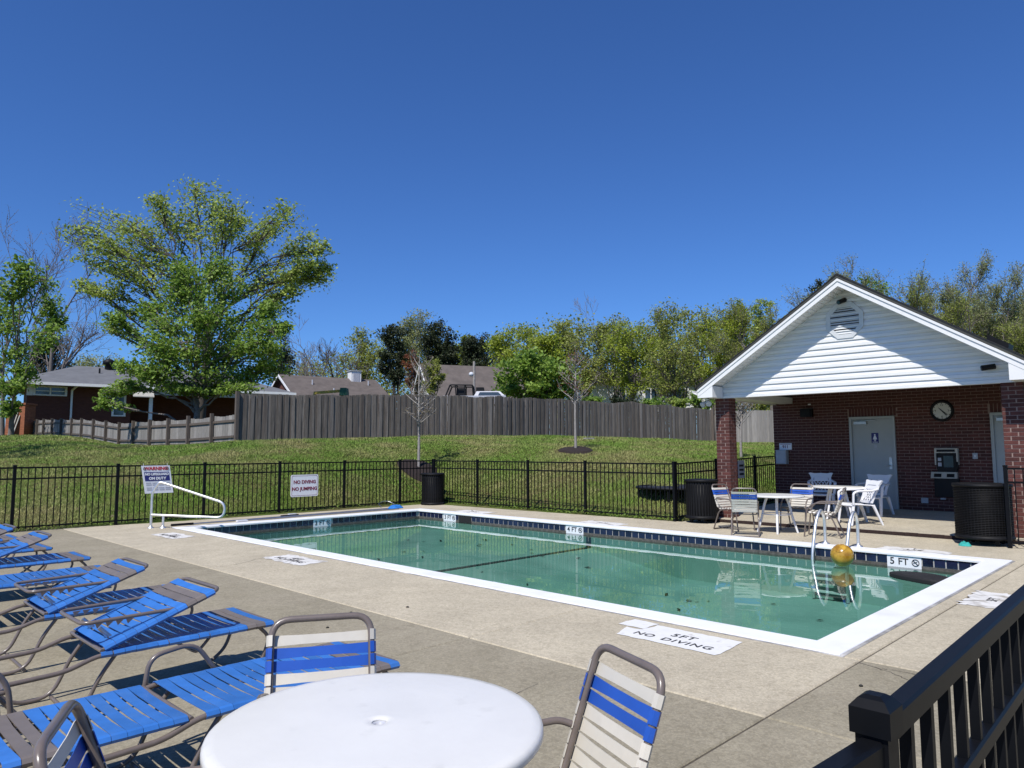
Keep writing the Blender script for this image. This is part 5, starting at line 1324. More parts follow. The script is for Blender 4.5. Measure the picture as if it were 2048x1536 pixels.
# ranch house on the left
A = at(50, 880, 46.5); B = at(560, 880, 56.); A.z = 2.2; B.z = 2.2
W, rz, wle = frame(A, B); ov = 1.15; ez = wle(57, 763)[1]
nn_ = Vector((-math.sin(rz), math.cos(rz), 0)); A = A+nn_*ov; B = B+nn_*ov; W, rz, wl_ = frame(A, B)
h1 = empty('ranch_house', A, rz, 'red brick ranch house with a grey hipped roof and shaded porch behind the low fence', 'house')
xp = wl_(262, 800)[0]
b = MB(); b.box(0, xp, 0, 8.5, -.6, ez-.05); b.box(xp, W, 3.2, 8.5, -.6, ez-.05); b.build('wall', 'housebrick', h1)
b = MB(); rx0, rx1, ry0, ry1 = -ov, W+ov, -ov, 9.0; rm = 4.25; rh = 1.75
b.add([(rx0,ry0,ez),(rx1,ry0,ez),(rx1,ry1,ez),(rx0,ry1,ez),(rx0+4.2,rm,ez+rh),(rx1-4.2,rm,ez+rh),(rx0,ry0,ez-.16),(rx1,ry0,ez-.16),(rx1,ry1,ez-.16),(rx0,ry1,ez-.16)],
      [(0,1,5,4),(1,2,5),(2,3,4,5),(3,0,4),(6,9,8,7)])
rf = b.build('roof', 'roofgrey', h1)
b = MB(); b.box(rx0-.02, rx1+.02, ry0-.09, ry0-.001, ez-.17, ez+.015); b.box(rx0-.06, rx0-.001, ry0, ry1, ez-.17, ez+.015); b.build('fascia', 'trim', h1)
x0, z1 = wl_(70, 774); x1, z0 = wl_(131, 790); win(h1, x0, x1, z0, z1, split=True)
b = MB(); b.box(x0-.45, x0-.10, -.05, -.005, z0-.1, z1+.1); b.build('shutter', 'trim', h1)
x0, z1 = wl_(206, 780); x1, z0 = wl_(224, 792); win(h1, x0, x1, z0, z1, panes=1)
x0, z1 = wl_(272, 792); x1, z0 = wl_(298, 826); 
win(h1, xp-1.1, xp-.4, z0-.2, z1, panes=1, split=True)
xd = wl_(143, 800)[0]; b = MB(); b.box(xd-.06, xd+.06, -.12, -.02, -.2, ez-.35); b.bar((xd,-.07,ez-.38),(xd+.25,-1.1,ez-.12),.1,.1); b.build('downspout', 'trim', h1)
xq = wle(303, 800)[0]; b = MB(); b.box(xq-.11, xq+.11, -1.0, -.78, -.3, ez-.3); b.box(xq-.2, xq+.2, -1.09, -.69, -.3, .0); b.build('porch_post', 'trim', h1)
b = MB(); b.box(xp-.3, W, -1.05, -.95, ez-.55, ez-.17); b.build('porch_beam', 'cream_siding', h1)
b = MB(); xa_ = wle(265, 780)[0]; b.prism([(xa_,-1.1,ez-.2),(xq+.1,-1.1,ez-.2),(xq+.1,-1.6,ez-.72),(xa_,-1.6,ez-.72)], (0,0,-.06)); b.build('awning', 'cream_siding', h1)
xv = wl_(230, 742)[0]; b = MB(); b.lathe([(.28,0),(.28,.5),(.42,.52),(.42,.75),(.2,.9),(.001,.92)], 14, (xv, rm-.6, ez+rh-.35)); b.build('roof_vent', 'dark', h1)
b = MB(); b.tube([(wl_(206,745)[0], 2.2, ez+.9), (wl_(206,745)[0], 2.2, ez+1.45)], .06, 6); b.build('vent_pipe', 'dark', h1)
q = at(248, 850, 46); b = empty('air_conditioner', (q.x, q.y, tz(q.x,q.y)), rz, 'pale air conditioner unit showing over the low fence', 'air conditioner'); MB().box(-.5,.5,-.4,.4,0,1.25).build('casing','boxgrey',b); MB().box(-.42,.42,-.41,-.401,.15,1.15).build('grille','grille',b)
q = at(39, 875, 44.6); pl = empty('brick_pillar', (q.x, q.y, tz(q.x, q.y)), YAW-math.pi/2, 'sunlit orange brick pillar at the left end of the low fence', 'pillar')
MT['orange_brick'] = mat('orange_brick', (.30, .105, .05), .9, var=.35, scale=4, stretch=(1,1,4), bump=.4, bscale=18)
MB().box(-.58,.58,-.5,.5,-.2,1.98).build('shaft','orange_brick',pl); MB().box(-.64,.64,-.56,.56,1.985,2.10).build('cap','orange_brick',pl)
q = at(20, 875, 43.9); o = empty('leaning_boards', (q.x, q.y, tz(q.x, q.y)), YAW-math.pi/2, 'pale boards leaning against the orange brick pillar', 'boards')
for k in range(3): MB().bar((-.10+.14*k, -.1, 0), (.14+.12*k, .2, 1.75-.2*k), .12, .03).build('board', 'cream_siding', o)
# neighbour with long brown roof and white chimney
def lat_pt(lat, d, z): p = _c + Vector((_fw.x,_fw.y,0)).normalized()*d + _rt*lat; p.z = z; return p
def gable_house(name, label, apex_px, apex_py, d, edir, length, nrun, drop, wall_m, roof_m, wallh=2.6, cat='house'):
    lat = (apex_px-1024)/F_PX*d; z = at(apex_px, apex_py, d).z
    A = lat_pt(lat, d, z); e2 = Vector(edir).normalized(); E = _rt*e2.x + Vector((_fw.x,_fw.y,0)).normalized()*e2.y
    base = A.copy(); base.z = z-drop-wallh
    o = empty(name, base, math.atan2(E.y, E.x), label, cat)
    h = drop+wallh
    g_ = MB()
    g_.prism([(.12,-nrun+.35,0),(.12,nrun-.35,0),(.12,nrun-.35,wallh+.1),(.12,0,h-.12),(.12,-nrun+.35,wallh+.1)], (length-.24,0,0)); g_.build('wall', wall_m, o)
    for s in (1, -1):
        r_ = MB(); q_ = [(-.25,0,h),(length+.25,0,h),(length+.25,s*nrun,wallh),(-.25,s*nrun,wallh)]
        r_.prism(q_ if s < 0 else q_[::-1], (0,0,-.10)); r_.build('roof', roof_m, o)
        r_ = MB(); r_.prism([(-.30,0,h+.02),(-.30,s*nrun,wallh+.02),(-.30,s*nrun,wallh-.2),(-.30,0,h-.2)][::s], (.045,0,0)); r_.build('rake_board', 'trim', o)
    return o, h
h2, hh = gable_house('brown_roof_house', 'brick house with a long plain brown roof and white chimney beyond the fence', 560, 748, 62, (4, 2.9), 8.6, 4.95, 2.7, 'housebrick', 'roofbrown')
c2 = MB(); c2.box(6.2, 7.15, -.6, .25, hh-1.0, hh+.62); c2 = c2.build('chimney', 'trim', h2)
MB().box(6.38, 6.98, -.63, -.601, hh-.35, hh+.45).build('chimney_louvre', 'signgrey', c2); MB().box(6.12, 7.23, -.68, .33, hh+.625, hh+.70).build('chimney_cap', 'boxgrey', c2)
b = MB()
for x, y in ((2.2, -1.6), (3.6,-3.0), (7.6,-1.2)): b.tube([(x,y,hh+y*.545-.1),(x,y,hh+y*.545+.4)], .07, 6)
b.build('vent_pipe', 'signgrey', h2)
h3, hh = gable_house('steep_roof_house', 'pale sided house with a steep mottled brown roof behind the first bare sapling', 845, 727, 55, (6.07, 2.2), 7.4, 5.0, 4.3, 'cream_siding', 'roofbrown', 2.0)
win(h3, 0.1, .6, .5, 1.5, y=-4.68, panes=1)
h4, hh = gable_house('white_house', 'white sided house glimpsed through the trees right of centre', 1165, 742, 78, (4, .6), 13.0, 4.5, 1.6, 'siding', 'roofbrown', 3.2)
for x in (2.2, 5.6, 9.0): win(h4, x, x+1.3, 1.1, 2.6, y=-4.2, panes=2)
# things standing just behind the board fence
q = at(948, 790, 36.5); t = empty('lamp_post', (q.x, q.y, tz(q.x,q.y)), YAW-math.pi/2, 'thin pale pole with a white globe lamp in front of the steep roof', 'lamp post')
zt = at(948, 722, 36.5).z-t.location.z; b = MB(); b.tube([(0,0,0),(0,0,zt)], [.075,.06], 8); b.build('pole', 'palebark', t)
zl = at(943, 748, 36.5).z-t.location.z; b = MB(); b.lathe([(.001,-.13),(.11,-.07),(.13,0),(.10,.08),(.001,.12)], 14, (-.14,0,zl)); b.build('globe', 'lamp_glass', t); b = MB(); b.bar((0,0,zl),(-.14,0,zl),.04,.04); b.build('bracket', 'palebark', t)
q = at(925, 790, 34.5); g0z = tz(q.x, q.y); t = empty('utility_truck', (q.x, q.y, g0z), YAW-math.pi/2, 'truck with a black rack and white top showing over the board fence', 'truck')
def tzl(py): return at(925, py, 34.5).z-g0z
def txl(px): return (px-925)/F_PX*34.5
b = MB()
zt, zb_ = tzl(772), tzl(796)
for y in (-.5, .6):
    b.tube(fillet([(txl(892),y,zb_),(txl(902),y,zt+.02),(txl(946),y,zt),(txl(948),y,zb_)], .06), .035, 8); b.tube([(txl(912),y,zt),(txl(914),y,zb_)], .03, 6); b.tube([(txl(931),y,zt),(txl(931),y,zb_)], .03, 6)
for px in (902, 914, 931, 946): b.tube([(txl(px),-.5,zt),(txl(px),.6,zt)], .03, 6)
b.build('rack', 'dark', t)
b = MB(); b.box(txl(914), txl(931), -.3, .3, tzl(792), tzl(777)); b.build('rack_box', 'dark', t)
b = MB(); b.box(txl(890), txl(1012), -.9, .9, .55, tzl(794)); b.prism([(txl(950),-.85,tzl(794)),(txl(1010),-.85,tzl(794)),(txl(1000),-.75,tzl(785)),(txl(955),-.75,tzl(785))], (0,1.6,0)); b.build('body', 'signgrey', t)
b = MB(); b.box(txl(953), txl(968), -.4, .4, tzl(784.5), tzl(776)); b.build('roof_unit', 'dark', t)
b = MB(); b.prism([(txl(958),-.86,tzl(793)),(txl(1003),-.86,tzl(793)),(txl(997),-.80,tzl(787)),(txl(961),-.80,tzl(787))], (0,-.01,0)); b.build('windscreen', 'glass', t)
for x in (txl(905), txl(995)):
    for y in (-.85, .85): b = MB(); b.tube([(x,y-.1,.38),(x,y+.1,.38)], .38, 16); b.build('wheel', 'dark', t)
q = at(660, 790, 38); g0z = tz(q.x, q.y); t = empty('playset', (q.x, q.y, g0z), YAW-math.pi/2, 'yellow swing beam and green cap of a playset above the fence', 'playset')
zb_ = at(660, 784, 38).z-g0z; b = MB(); b.bar((-.85,0,zb_-.05),(.62,0,zb_+.06),.12,.14); b.build('swing_beam','yellow',t)
b = MB(); b.prism([(.55,-.3,zb_-.2),(.95,-.3,zb_-.2),(.90,-.3,zb_+.2),(.60,-.3,zb_+.2)], (0,.6,0)); b.build('tower_cap','green_cap',t)
for x in (-.8, .75): b = MB(); b.bar((x-.3,-.5,0),(x,0,zb_-.05),.1,.1); b.bar((x-.3,.5,0),(x,0,zb_-.05),.1,.1); b.build('leg','yellow',t)

# ------------------------------------------------------------------ trees
def np_tube(P, r, seg=5):
    P = np.asarray(P, float); n = len(P)
    T = np.gradient(P, axis=0); T /= np.linalg.norm(T, axis=1, keepdims=True)+1e-9
    ref = np.array([0,0,1.]) if abs(T[:,2]).mean() < .8 else np.array([1.,0,0])
    a = np.cross(T, ref); a /= np.linalg.norm(a, axis=1, keepdims=True)+1e-9; b = np.cross(T, a)
    th = np.arange(seg)*2*np.pi/seg
    V = P[:,None,:] + (a[:,None,:]*np.cos(th)[None,:,None] + b[:,None,:]*np.sin(th)[None,:,None])*np.asarray(r)[:,None,None]
    i = np.arange(n-1)[:,None]*seg; k = np.arange(seg)[None,:]; k2 = (k+1) % seg
    F = np.stack([i+k, i+k2, i+seg+k2, i+seg+k], -1).reshape(-1, 4)
    return V.reshape(-1, 3), F
class Wood:
    def __init__(s): s.V = []; s.F = []; s.n = 0
    def add(s, P, r, seg=5):
        V, F = np_tube(P, r, seg); s.V.append(V); s.F.append(F+s.n); s.n += len(V)
    def build(s, m, parent, name='trunk'):
        L = np.array(parent.location); return put(name, npmesh(name, np.concatenate(s.V)-L, np.concatenate(s.F), True), m, parent)
def bez(a, b, c, n): t = np.linspace(0, 1, n)[:,None]; return a*(1-t)**2+2*b*t*(1-t)+c*t*t
def leaf_quads(P, size, rng, droop=.3, aspect=.62):
    N = len(P); nrm = rng.normal(size=(N,3)); nrm[:,2] = np.abs(nrm[:,2])+.35; nrm /= np.linalg.norm(nrm, axis=1, keepdims=True)
    u = rng.normal(size=(N,3)); u[:,2] -= droop; u -= nrm*(u*nrm).sum(1, keepdims=True); u /= np.linalg.norm(u, axis=1, keepdims=True); v = np.cross(nrm, u)
    s = size*rng.uniform(.55, 1.35, size=(N,1)); fold = nrm*s*.10
    V = np.stack([P-u*s*.5, P+v*s*aspect*.5+fold, P+u*s*.5, P-v*s*aspect*.5+fold], 1).reshape(-1, 3)
    return V, np.arange(4*N).reshape(-1, 4)
def build_crown(Ps, size, m, parent, rng, **k):
    P = np.concatenate(Ps); V, F = leaf_quads(P, size, rng, **k); L = np.array(parent.location)
    return put('crown', npmesh('crown', V-L, F), m, parent)
def clump_tree(name, label, base, clumps, leafm, barkm, size, trunk_r, rng, trunk_top=None, group=None, twigs=9, lpt=30, forks=(.35,.75), spread=.16, trunkpts=None, tw=.012, wob=.25):
    """clumps: (centre, radii) ; limbs run from the trunk into each clump, twigs fill it, leaves sit on the twigs"""
    base = np.array(base, float); o = empty(name, base, 0, label, 'tree', group); W = Wood(); Ls = []
    cs = [np.array(c) for c, r in clumps]; zmax = max(c[2] for c in cs)
    if trunk_top is None: trunk_top = np.array([np.mean([c[0] for c in cs]), np.mean([c[1] for c in cs]), base[2]+(zmax-base[2])*.78])
    n = 10; t = np.linspace(0, 1, n)[:,None]; TP = base*(1-t)+np.array(trunk_top)*t; TP[1:-1] += rng.normal(size=(n-2,3))*np.array([1,1,.2])*trunk_r*wob*2
    TP[0,2] -= .3
    tr = trunk_r*(1-.82*t[:,0])**.9; tr[0] *= 1.2; W.add(TP, tr, 9)
    for c, rad in clumps:
        c = np.array(c, float); rad = np.array(rad, float)
        za = base[2]+(c[2]-base[2])*rng.uniform(*forks); u = np.clip((za-base[2])/(trunk_top[2]-base[2]), .12, .97)
        a = np.array([np.interp(u, t[:,0], TP[:,i]) for i in range(3)]); ra = trunk_r*(1-.8*u)*.55
        mid = (a+c)/2 + np.array([0,0,.12*np.linalg.norm(c-a)]) + rng.normal(size=3)*.05*np.linalg.norm(c-a)
        end = c+rng.normal(size=3)*rad*.3; n2 = 9; LP = bez(a, mid, end, n2); LP[1:-1] += rng.normal(size=(n2-2,3))*np.linalg.norm(c-a)*.02
        W.add(LP, np.linspace(max(ra*.7, .03), .02, n2), 6)
        for k in range(twigs):
            q = LP[rng.integers(n2//2, n2)] if k else end
            d = rng.normal(size=3); d /= np.linalg.norm(d); e = c + d*rad*rng.uniform(.45, 1.02)
            m_ = (q+e)/2+rng.normal(size=3)*rad*.13; tp = bez(q, m_, e, 5); W.add(tp, np.linspace(.022, tw*.6, 5) if tw > .01 else np.linspace(.018, .008, 5), 4)
            s = rng.uniform(.25, 1.08, size=lpt); pos = np.stack([np.interp(s, np.linspace(0,1,5), tp[:,i]) for i in range(3)], 1)
            Ls.append(pos+rng.normal(size=(lpt,3))*rad*spread)
    W.build(barkm, o)
    if leafm: build_crown(Ls, size, leafm, o, rng)
    return o
def pxclump(px, py, rx, ry, d, jitter=1.2, rng=nrng):
    dd = d+rng.uniform(-jitter, jitter); p = at(px, py, dd); k = dd/F_PX
    return (np.array(p), np.array([rx*k, rx*k, ry*k]))
def treebase(px, d): p = at(px, 880, d); return (p.x, p.y, tz(p.x, p.y))
def bare_tree(name, label, base, height, width, rng, barkm, r0=.2, levels=4, group=None, leafm=None, lsize=.12, lpt=3, lean=(0,0), spread=.75, first=.25, nb=(3,5), minr=.011):
    o = empty(name, base, 0, label, 'tree', group); W = Wood(); tips = []
    def grow(p, d, ln, r, lev):
        n = 6; P = [p]; q = p.copy(); dd = d.copy()
        for i in range(n-1):
            dd = dd+rng.normal(size=3)*.10+np.array([0,0,.05]); dd /= np.linalg.norm(dd); q = q+dd*ln/(n-1); P.append(q.copy())
        P = np.array(P); W.add(P, np.linspace(r, max(minr*.7, r*.45), n), 6 if lev == 0 else 4)
        if lev >= levels: tips.append(P[2:]); return
        k = rng.integers(nb[0], nb[1]+1)+(2 if lev == 0 else 0)
        for j in range(k):
            s = rng.uniform(first if lev == 0 else .3, 1.0); a = np.array([np.interp(s, np.linspace(0,1,n), P[:,i]) for i in range(3)])
            side = rng.normal(size=3); side -= dd*side.dot(dd); side /= np.linalg.norm(side)
            nd = dd*1.0+side*rng.uniform(.45, 1.0)*spread*1.3; nd[2] += .15; nd /= np.linalg.norm(nd)
            grow(a, nd, ln*rng.uniform(.42, .68)*(1 if lev else width), max(minr, r*.5*(1.1-.5*s)), lev+1)
        if lev: tips.append(P[4:])
    grow(np.array(base)-np.array([0,0,.2]), np.array([lean[0], lean[1], 1.]), height*.62, r0, 0)
    W.build(barkm, o)
    if leafm:
        T = np.concatenate(tips); T = np.repeat(T, lpt, axis=0)+rng.normal(size=(len(T)*lpt,3))*lsize*1.4
        build_crown([T], lsize, leafm, o, rng)
    return o
G = lambda s: np.random.default_rng(s)

# the big pair on the left
rg = G(1)
back = [(400,385,55,32),(345,415,45,40),(452,415,50,40),(205,440,70,32),(155,470,36,34),(262,455,52,38),(330,480,55,40),(420,475,70,42),(500,470,50,36),(572,425,46,28),(540,450,30,26),(605,480,40,32),(648,500,26,22),(630,560,48,26),(575,545,48,36),(655,545,22,22),(240,530,60,34),(185,525,40,26),(215,580,44,24),(165,570,24,18),(250,620,46,24),(290,560,50,34),(550,610,40,30),(520,520,44,34),(230,655,34,16),(470,440,34,26),(310,400,24,24),(590,585,34,22),(610,525,28,22),(380,450,46,34),(300,520,46,32),(465,545,46,34),(430,430,36,30),(350,540,44,30),(240,490,40,28),(525,560,40,30),(205,490,36,24),(640,535,34,20)]
clump_tree('spreading_tree', 'largest tree, wide spreading spring crown with open limbs behind the ranch house porch', treebase(408, 35), [pxclump(*c, 35, 2.0, rg) for c in back], 'leaf_big', 'bark', .155, .27, rg,
           trunk_top=np.array(at(410, 560, 35)), twigs=17, lpt=33, forks=(.42,.72), spread=.19)
rg = G(2)
front = [(395,560,50,40),(340,590,40,36),(455,580,50,40),(400,620,70,42),(330,650,50,40),(480,640,60,42),(530,660,38,36),(300,690,52,34),(390,690,80,44),(470,705,70,40),(545,705,34,30),(330,735,62,30),(420,750,90,28),(500,745,56,26),(260,735,34,22),(250,768,26,12),(222,785,20,12),(200,808,14,14),(380,780,60,12),(480,775,50,12),(360,540,34,30),(430,530,36,30),(300,620,30,28),(540,620,30,28),(232,640,26,18),(565,660,22,20),(350,705,50,34),(440,725,54,34),(505,690,46,32),(400,645,50,34),(300,745,40,22),(545,735,34,24),(430,775,50,14),(345,770,44,14)]
clump_tree('leafy_tree', 'dense leafy tree with low drooping branches in front of the largest tree', treebase(388, 30), [pxclump(*c, 30, 1.6, rg) for c in front], 'leaf_deep', 'greybark', .15, .14, rg,
           trunk_top=np.array(at(400, 600, 30)), twigs=18, lpt=42, forks=(.40,.78), spread=.20)
# left edge
rg = G(3)
cl = [(15,570,46,34),(68,560,46,30),(104,612,32,34),(30,630,56,38),(85,670,46,34),(25,700,50,40),(62,745,38,28),(8,770,36,36),(118,640,18,18),(40,530,30,18),(-40,620,60,50),(-50,720,60,60),(20,815,24,26)]
clump_tree('leafy_tree', 'leafy tree cut by the left edge, with several thin trunks by the brick pillar', treebase(22, 40), [pxclump(*c, 40, 2., rg) for c in cl], 'leaf_deep', 'greybark', .20, .14, rg, twigs=13, lpt=46, forks=(.35,.7))
rg = G(4); bare_tree('bare_tree', 'tall bare greyish tree at the far left behind the leafy one', treebase(95, 58), 15.5, .95, rg, 'greybark', .22, 4, 'bare trees', leafm='leaf_brown', lsize=.10, lpt=1, nb=(3,5), minr=.014)
bare_tree('bare_tree', 'bare tree leaning in at the left edge of the sky', treebase(5, 60), 16.5, .9, G(5), 'greybark', .2, 4, 'bare trees', nb=(3,5), minr=.014)
bt = treebase(-375, 19.5)
clump_tree('leafy_tree', 'leafy tree outside the left edge that shades the lawn', bt, [(np.array(bt)+np.array([x,y,z]), np.array([2.0,2.0,1.3])) for x,y,z in ((0,0,8),(1.5,1,7),(-1.5,.5,7.2),(.3,-1.7,6.8),(0,1.8,9.4),(2.2,-.6,8.6))], 'leaf_deep', 'bark', .2, .2, G(6), twigs=9, lpt=24)

def crown(px, ytop, ybot, wpx, d, n, rng, fill=.30, egg=.85):
    cl = []
    for k in range(n):
        v = (k+.5)/n; y = ytop+(ybot-ytop)*(.10+.86*v); half = wpx/2*math.sqrt(max(.06, 1-(2*(v*.9+.05)-1)**2*egg))
        x = px+half*.72*rng.uniform(-1, 1) if k else px+rng.uniform(-.1,.1)*wpx
        cl.append(pxclump(x, y, wpx*fill*rng.uniform(.75,1.2), wpx*fill*rng.uniform(.55,.85), d, wpx*.25*d/F_PX, rng))
    return cl
BG = 'trees beyond the board fence'
kinds = [  # label, px, top y, bottom y, width px, depth, leaf, bark, leaf size, clumps, twigs, leaves per twig
 ('round olive-green tree just right of the bare trees, behind the white chimney', 722, 652, 770, 74, 78, 'leaf_olive', 'greybark', .30, 11, 8, 16),
 ('tall dark cedar left of the pale-topped tree', 786, 640, 765, 46, 72, 'leaf_cedar', 'bark', .26, 14, 8, 26),
 ('pale feathery tree rising highest among the dark cedars', 835, 614, 740, 78, 80, 'leaf_pale', 'greybark', .28, 14, 8, 17),
 ('dark cedar directly right of the pale feathery tree', 878, 640, 740, 56, 70, 'leaf_cedar', 'bark', .26, 13, 8, 26),
 ('bright green treetop between two dark cedars', 926, 664, 730, 40, 84, 'leaf_lime', 'greybark', .28, 8, 7, 18),
 ('broad dark cedar right above the steep brown roof', 955, 668, 745, 62, 68, 'leaf_cedar', 'bark', .25, 14, 8, 26),
 ('small dark cedar filling the gap above the steep roof', 905, 682, 745, 44, 69, 'leaf_cedar', 'bark', .25, 9, 8, 24),
 ('slim greenish tree standing before the left gable of the steep roof', 868, 716, 790, 36, 46, 'leaf_olive', 'greybark', .17, 9, 7, 14),
 ('reddish budding shrub tree left of the steep gable', 826, 690, 780, 32, 60, 'leaf_red', 'greybark', .22, 7, 6, 10),
 ('tall lime tree behind the dense maple', 1035, 648, 770, 96, 62, 'leaf_lime', 'greybark', .25, 14, 9, 24),
 ('lime yellow tree whose crown leans over the maple', 1082, 662, 770, 84, 58, 'leaf_lime', 'greybark', .24, 13, 9, 24),
 ('pale thin tree at the left shoulder of the lime trees', 1000, 664, 760, 44, 75, 'leaf_pale', 'greybark', .26, 8, 7, 14),
 ('round yellow-green tree topping the lime group', 1122, 634, 740, 64, 76, 'leaf_olive', 'greybark', .28, 11, 8, 22),
 ('brown-green tree behind the second bare sapling', 1172, 640, 770, 84, 72, 'leaf_olive', 'greybark', .26, 13, 8, 17),
 ('tall olive tree left of the tallest yellow one', 1232, 622, 775, 84, 70, 'leaf_olive', 'greybark', .26, 14, 9, 18),
 ('broad bright tree over the white house', 1262, 640, 780, 104, 62, 'leaf_lime', 'greybark', .24, 15, 9, 20),
 ('tallest yellow-green tree in the middle of the row', 1322, 598, 770, 92, 74, 'leaf_olive', 'greybark', .27, 16, 9, 20),
 ('dusky olive tree with open lower branches over the white house', 1348, 668, 790, 96, 56, 'leaf_olive', 'bark', .21, 13, 8, 14),
 ('tall narrow yellow-green tree', 1398, 606, 770, 76, 70, 'leaf_olive', 'greybark', .26, 13, 8, 19),
 ('light green tree left of the clubhouse roof', 1440, 618, 790, 76, 60, 'leaf_lime', 'greybark', .23, 13, 8, 18),
 ('slim upright green tree near the clubhouse gable', 1484, 582, 780, 48, 66, 'leaf_lime', 'greybark', .25, 12, 8, 18),
 ('second slim upright green tree near the clubhouse gable', 1526, 576, 780, 46, 68, 'leaf_big', 'greybark', .25, 12, 8, 18),
 ('dark pointed cedar tip beside the left slope of the clubhouse roof', 1646, 548, 690, 52, 62, 'leaf_cedar', 'bark', .24, 13, 8, 22),
 ('leafy green treetop just right of the clubhouse peak', 1742, 542, 680, 78, 66, 'leaf_deep', 'bark', .26, 11, 8, 20),
 ('pale hazy tree far behind the ranch house roof', 186, 706, 790, 110, 95, 'leaf_pale', 'greybark', .36, 11, 8, 18),
 ('dark evergreen behind the left end of the ranch house', 98, 664, 790, 78, 66, 'leaf_cedar', 'bark', .25, 15, 8, 24),
 ('dusky evergreen between the largest tree and the bare trees', 560, 668, 790, 50, 66, 'leaf_cedar', 'bark', .25, 10, 8, 18),
]
for i, (lb, px, yt, yb, w_, d, lm, bm, ls, nc, tw_, lp) in enumerate(kinds):
    rg = G(100+i); nm = 'cedar_tree' if lm == 'leaf_cedar' else 'spring_tree'
    bs = treebase(px+rg.uniform(-6, 6), d)
    clump_tree(nm, lb, bs, crown(px, yt, yb, w_*1.38, d, int(nc*1.45), rg, fill=.27 if lm == 'leaf_cedar' else .23), lm, bm, ls*.82, .10+.0008*w_, rg, group=BG, twigs=tw_+1, lpt=int(lp*1.8), forks=(.3,.8), spread=.22, tw=.02)
# far woodland: one mass of budding treetops closing the gaps
rg = G(60); Ps = []; o = empty('far_woodland', treebase(1300, 96)); n_ = 0; W = Wood()
for k in range(1700):
    px = rg.uniform(560, 2150); top = np.interp(px, [560, 690, 760, 900, 1000, 1150, 1300, 1450, 1600, 1800, 2150], [715, 695, 672, 672, 676, 655, 636, 630, 625, 600, 610])+14*math.sin(px*.021)+rg.uniform(-16, 14)
    py = top+16+(835-top)*rg.uniform(0, 1); d = rg.uniform(84, 108); c = np.array(at(px, py, d)); n2 = 46
    Ps.append(c+np.clip(rg.normal(size=(n2,3)), -1.3, 1.3)*np.array([1.3,1.3,1.0]))
    if k % 5 == 0: bz = tz(c[0], c[1]); W.add(np.array([[c[0], c[1], bz-.3], [c[0]+.3, c[1], (bz+c[2])/2], [c[0]+rg.normal()*.8, c[1], c[2]+1.0]]), [.16, .11, .03], 4)
o2 = build_crown(Ps, .38, 'leaf_olive', o, rg); W.build('greybark', o); L_ = o.location.copy()
for ch in list(o.children): ch.parent = None; ch.location = L_; ch.name = 'far_woodland' if ch.name.startswith('crown') else 'far_trunks'; tag(ch, 'far budding woodland closing the view behind the trees' if ch.name == 'far_woodland' else 'grey trunks of the far woodland', 'woodland', kind='stuff')
bpy.data.objects.remove(o)
# dense maple and the bushes right behind the fence
rg = G(50)
mp_ = [(1020,785,34,16),(1070,790,40,14),(1125,788,30,14),(1150,750,22,20),(1030,735,34,26),(1075,722,38,26),(1115,740,32,28),(1050,768,46,26),(1100,775,46,24),(1140,770,28,24),(1010,765,24,22),(1085,750,44,26),(1060,712,26,16)]
clump_tree('leafy_tree', 'dense fresh green maple right behind the board fence at centre', treebase(1078, 41), [pxclump(c[0], c[1], c[2]*1.15, c[3]*1.15, 41, 1.2, rg) for c in mp_], 'leaf_deep', 'bark', .24, .12, rg, twigs=13, lpt=44)
for i, (px, py, rx, ry, d, lm, lb) in enumerate([(1190,800,34,16,44,'leaf_deep','low bush behind the fence below the white house'), (1245,803,34,14,46,'leaf_cedar','low dark bush behind the fence, second from the maple'), (1300,806,38,16,46,'leaf_deep','broad bush behind the fence under the dusky olive tree'), (1352,806,36,18,46,'leaf_big','bright bush behind the fence left of the clubhouse eave'), (1405,803,36,24,45,'leaf_deep','bush behind the fence under the left clubhouse eave'), (1460,800,34,26,46,'leaf_deep','bush seen behind the top of the brick column'), (1515,800,36,24,46,'leaf_olive','bush seen through the porch between column and wall'), (1170,776,20,16,50,'leaf_olive','thin bush under the white house gable'), (990,790,22,10,40,'leaf_cedar','dark bush beside the white truck')]):
    rg = G(200+i); cl = [pxclump(px+rx*.5*rg.uniform(-1,1), py+ry*.5*rg.uniform(-1,1), rx*.55, ry*.6, d, .5, rg) for k in range(5)]
    clump_tree('bush', lb, treebase(px, d), cl, lm, 'bark', .17, .05, rg, group='bushes behind the board fence', twigs=9, lpt=24)['category'] = 'bush'
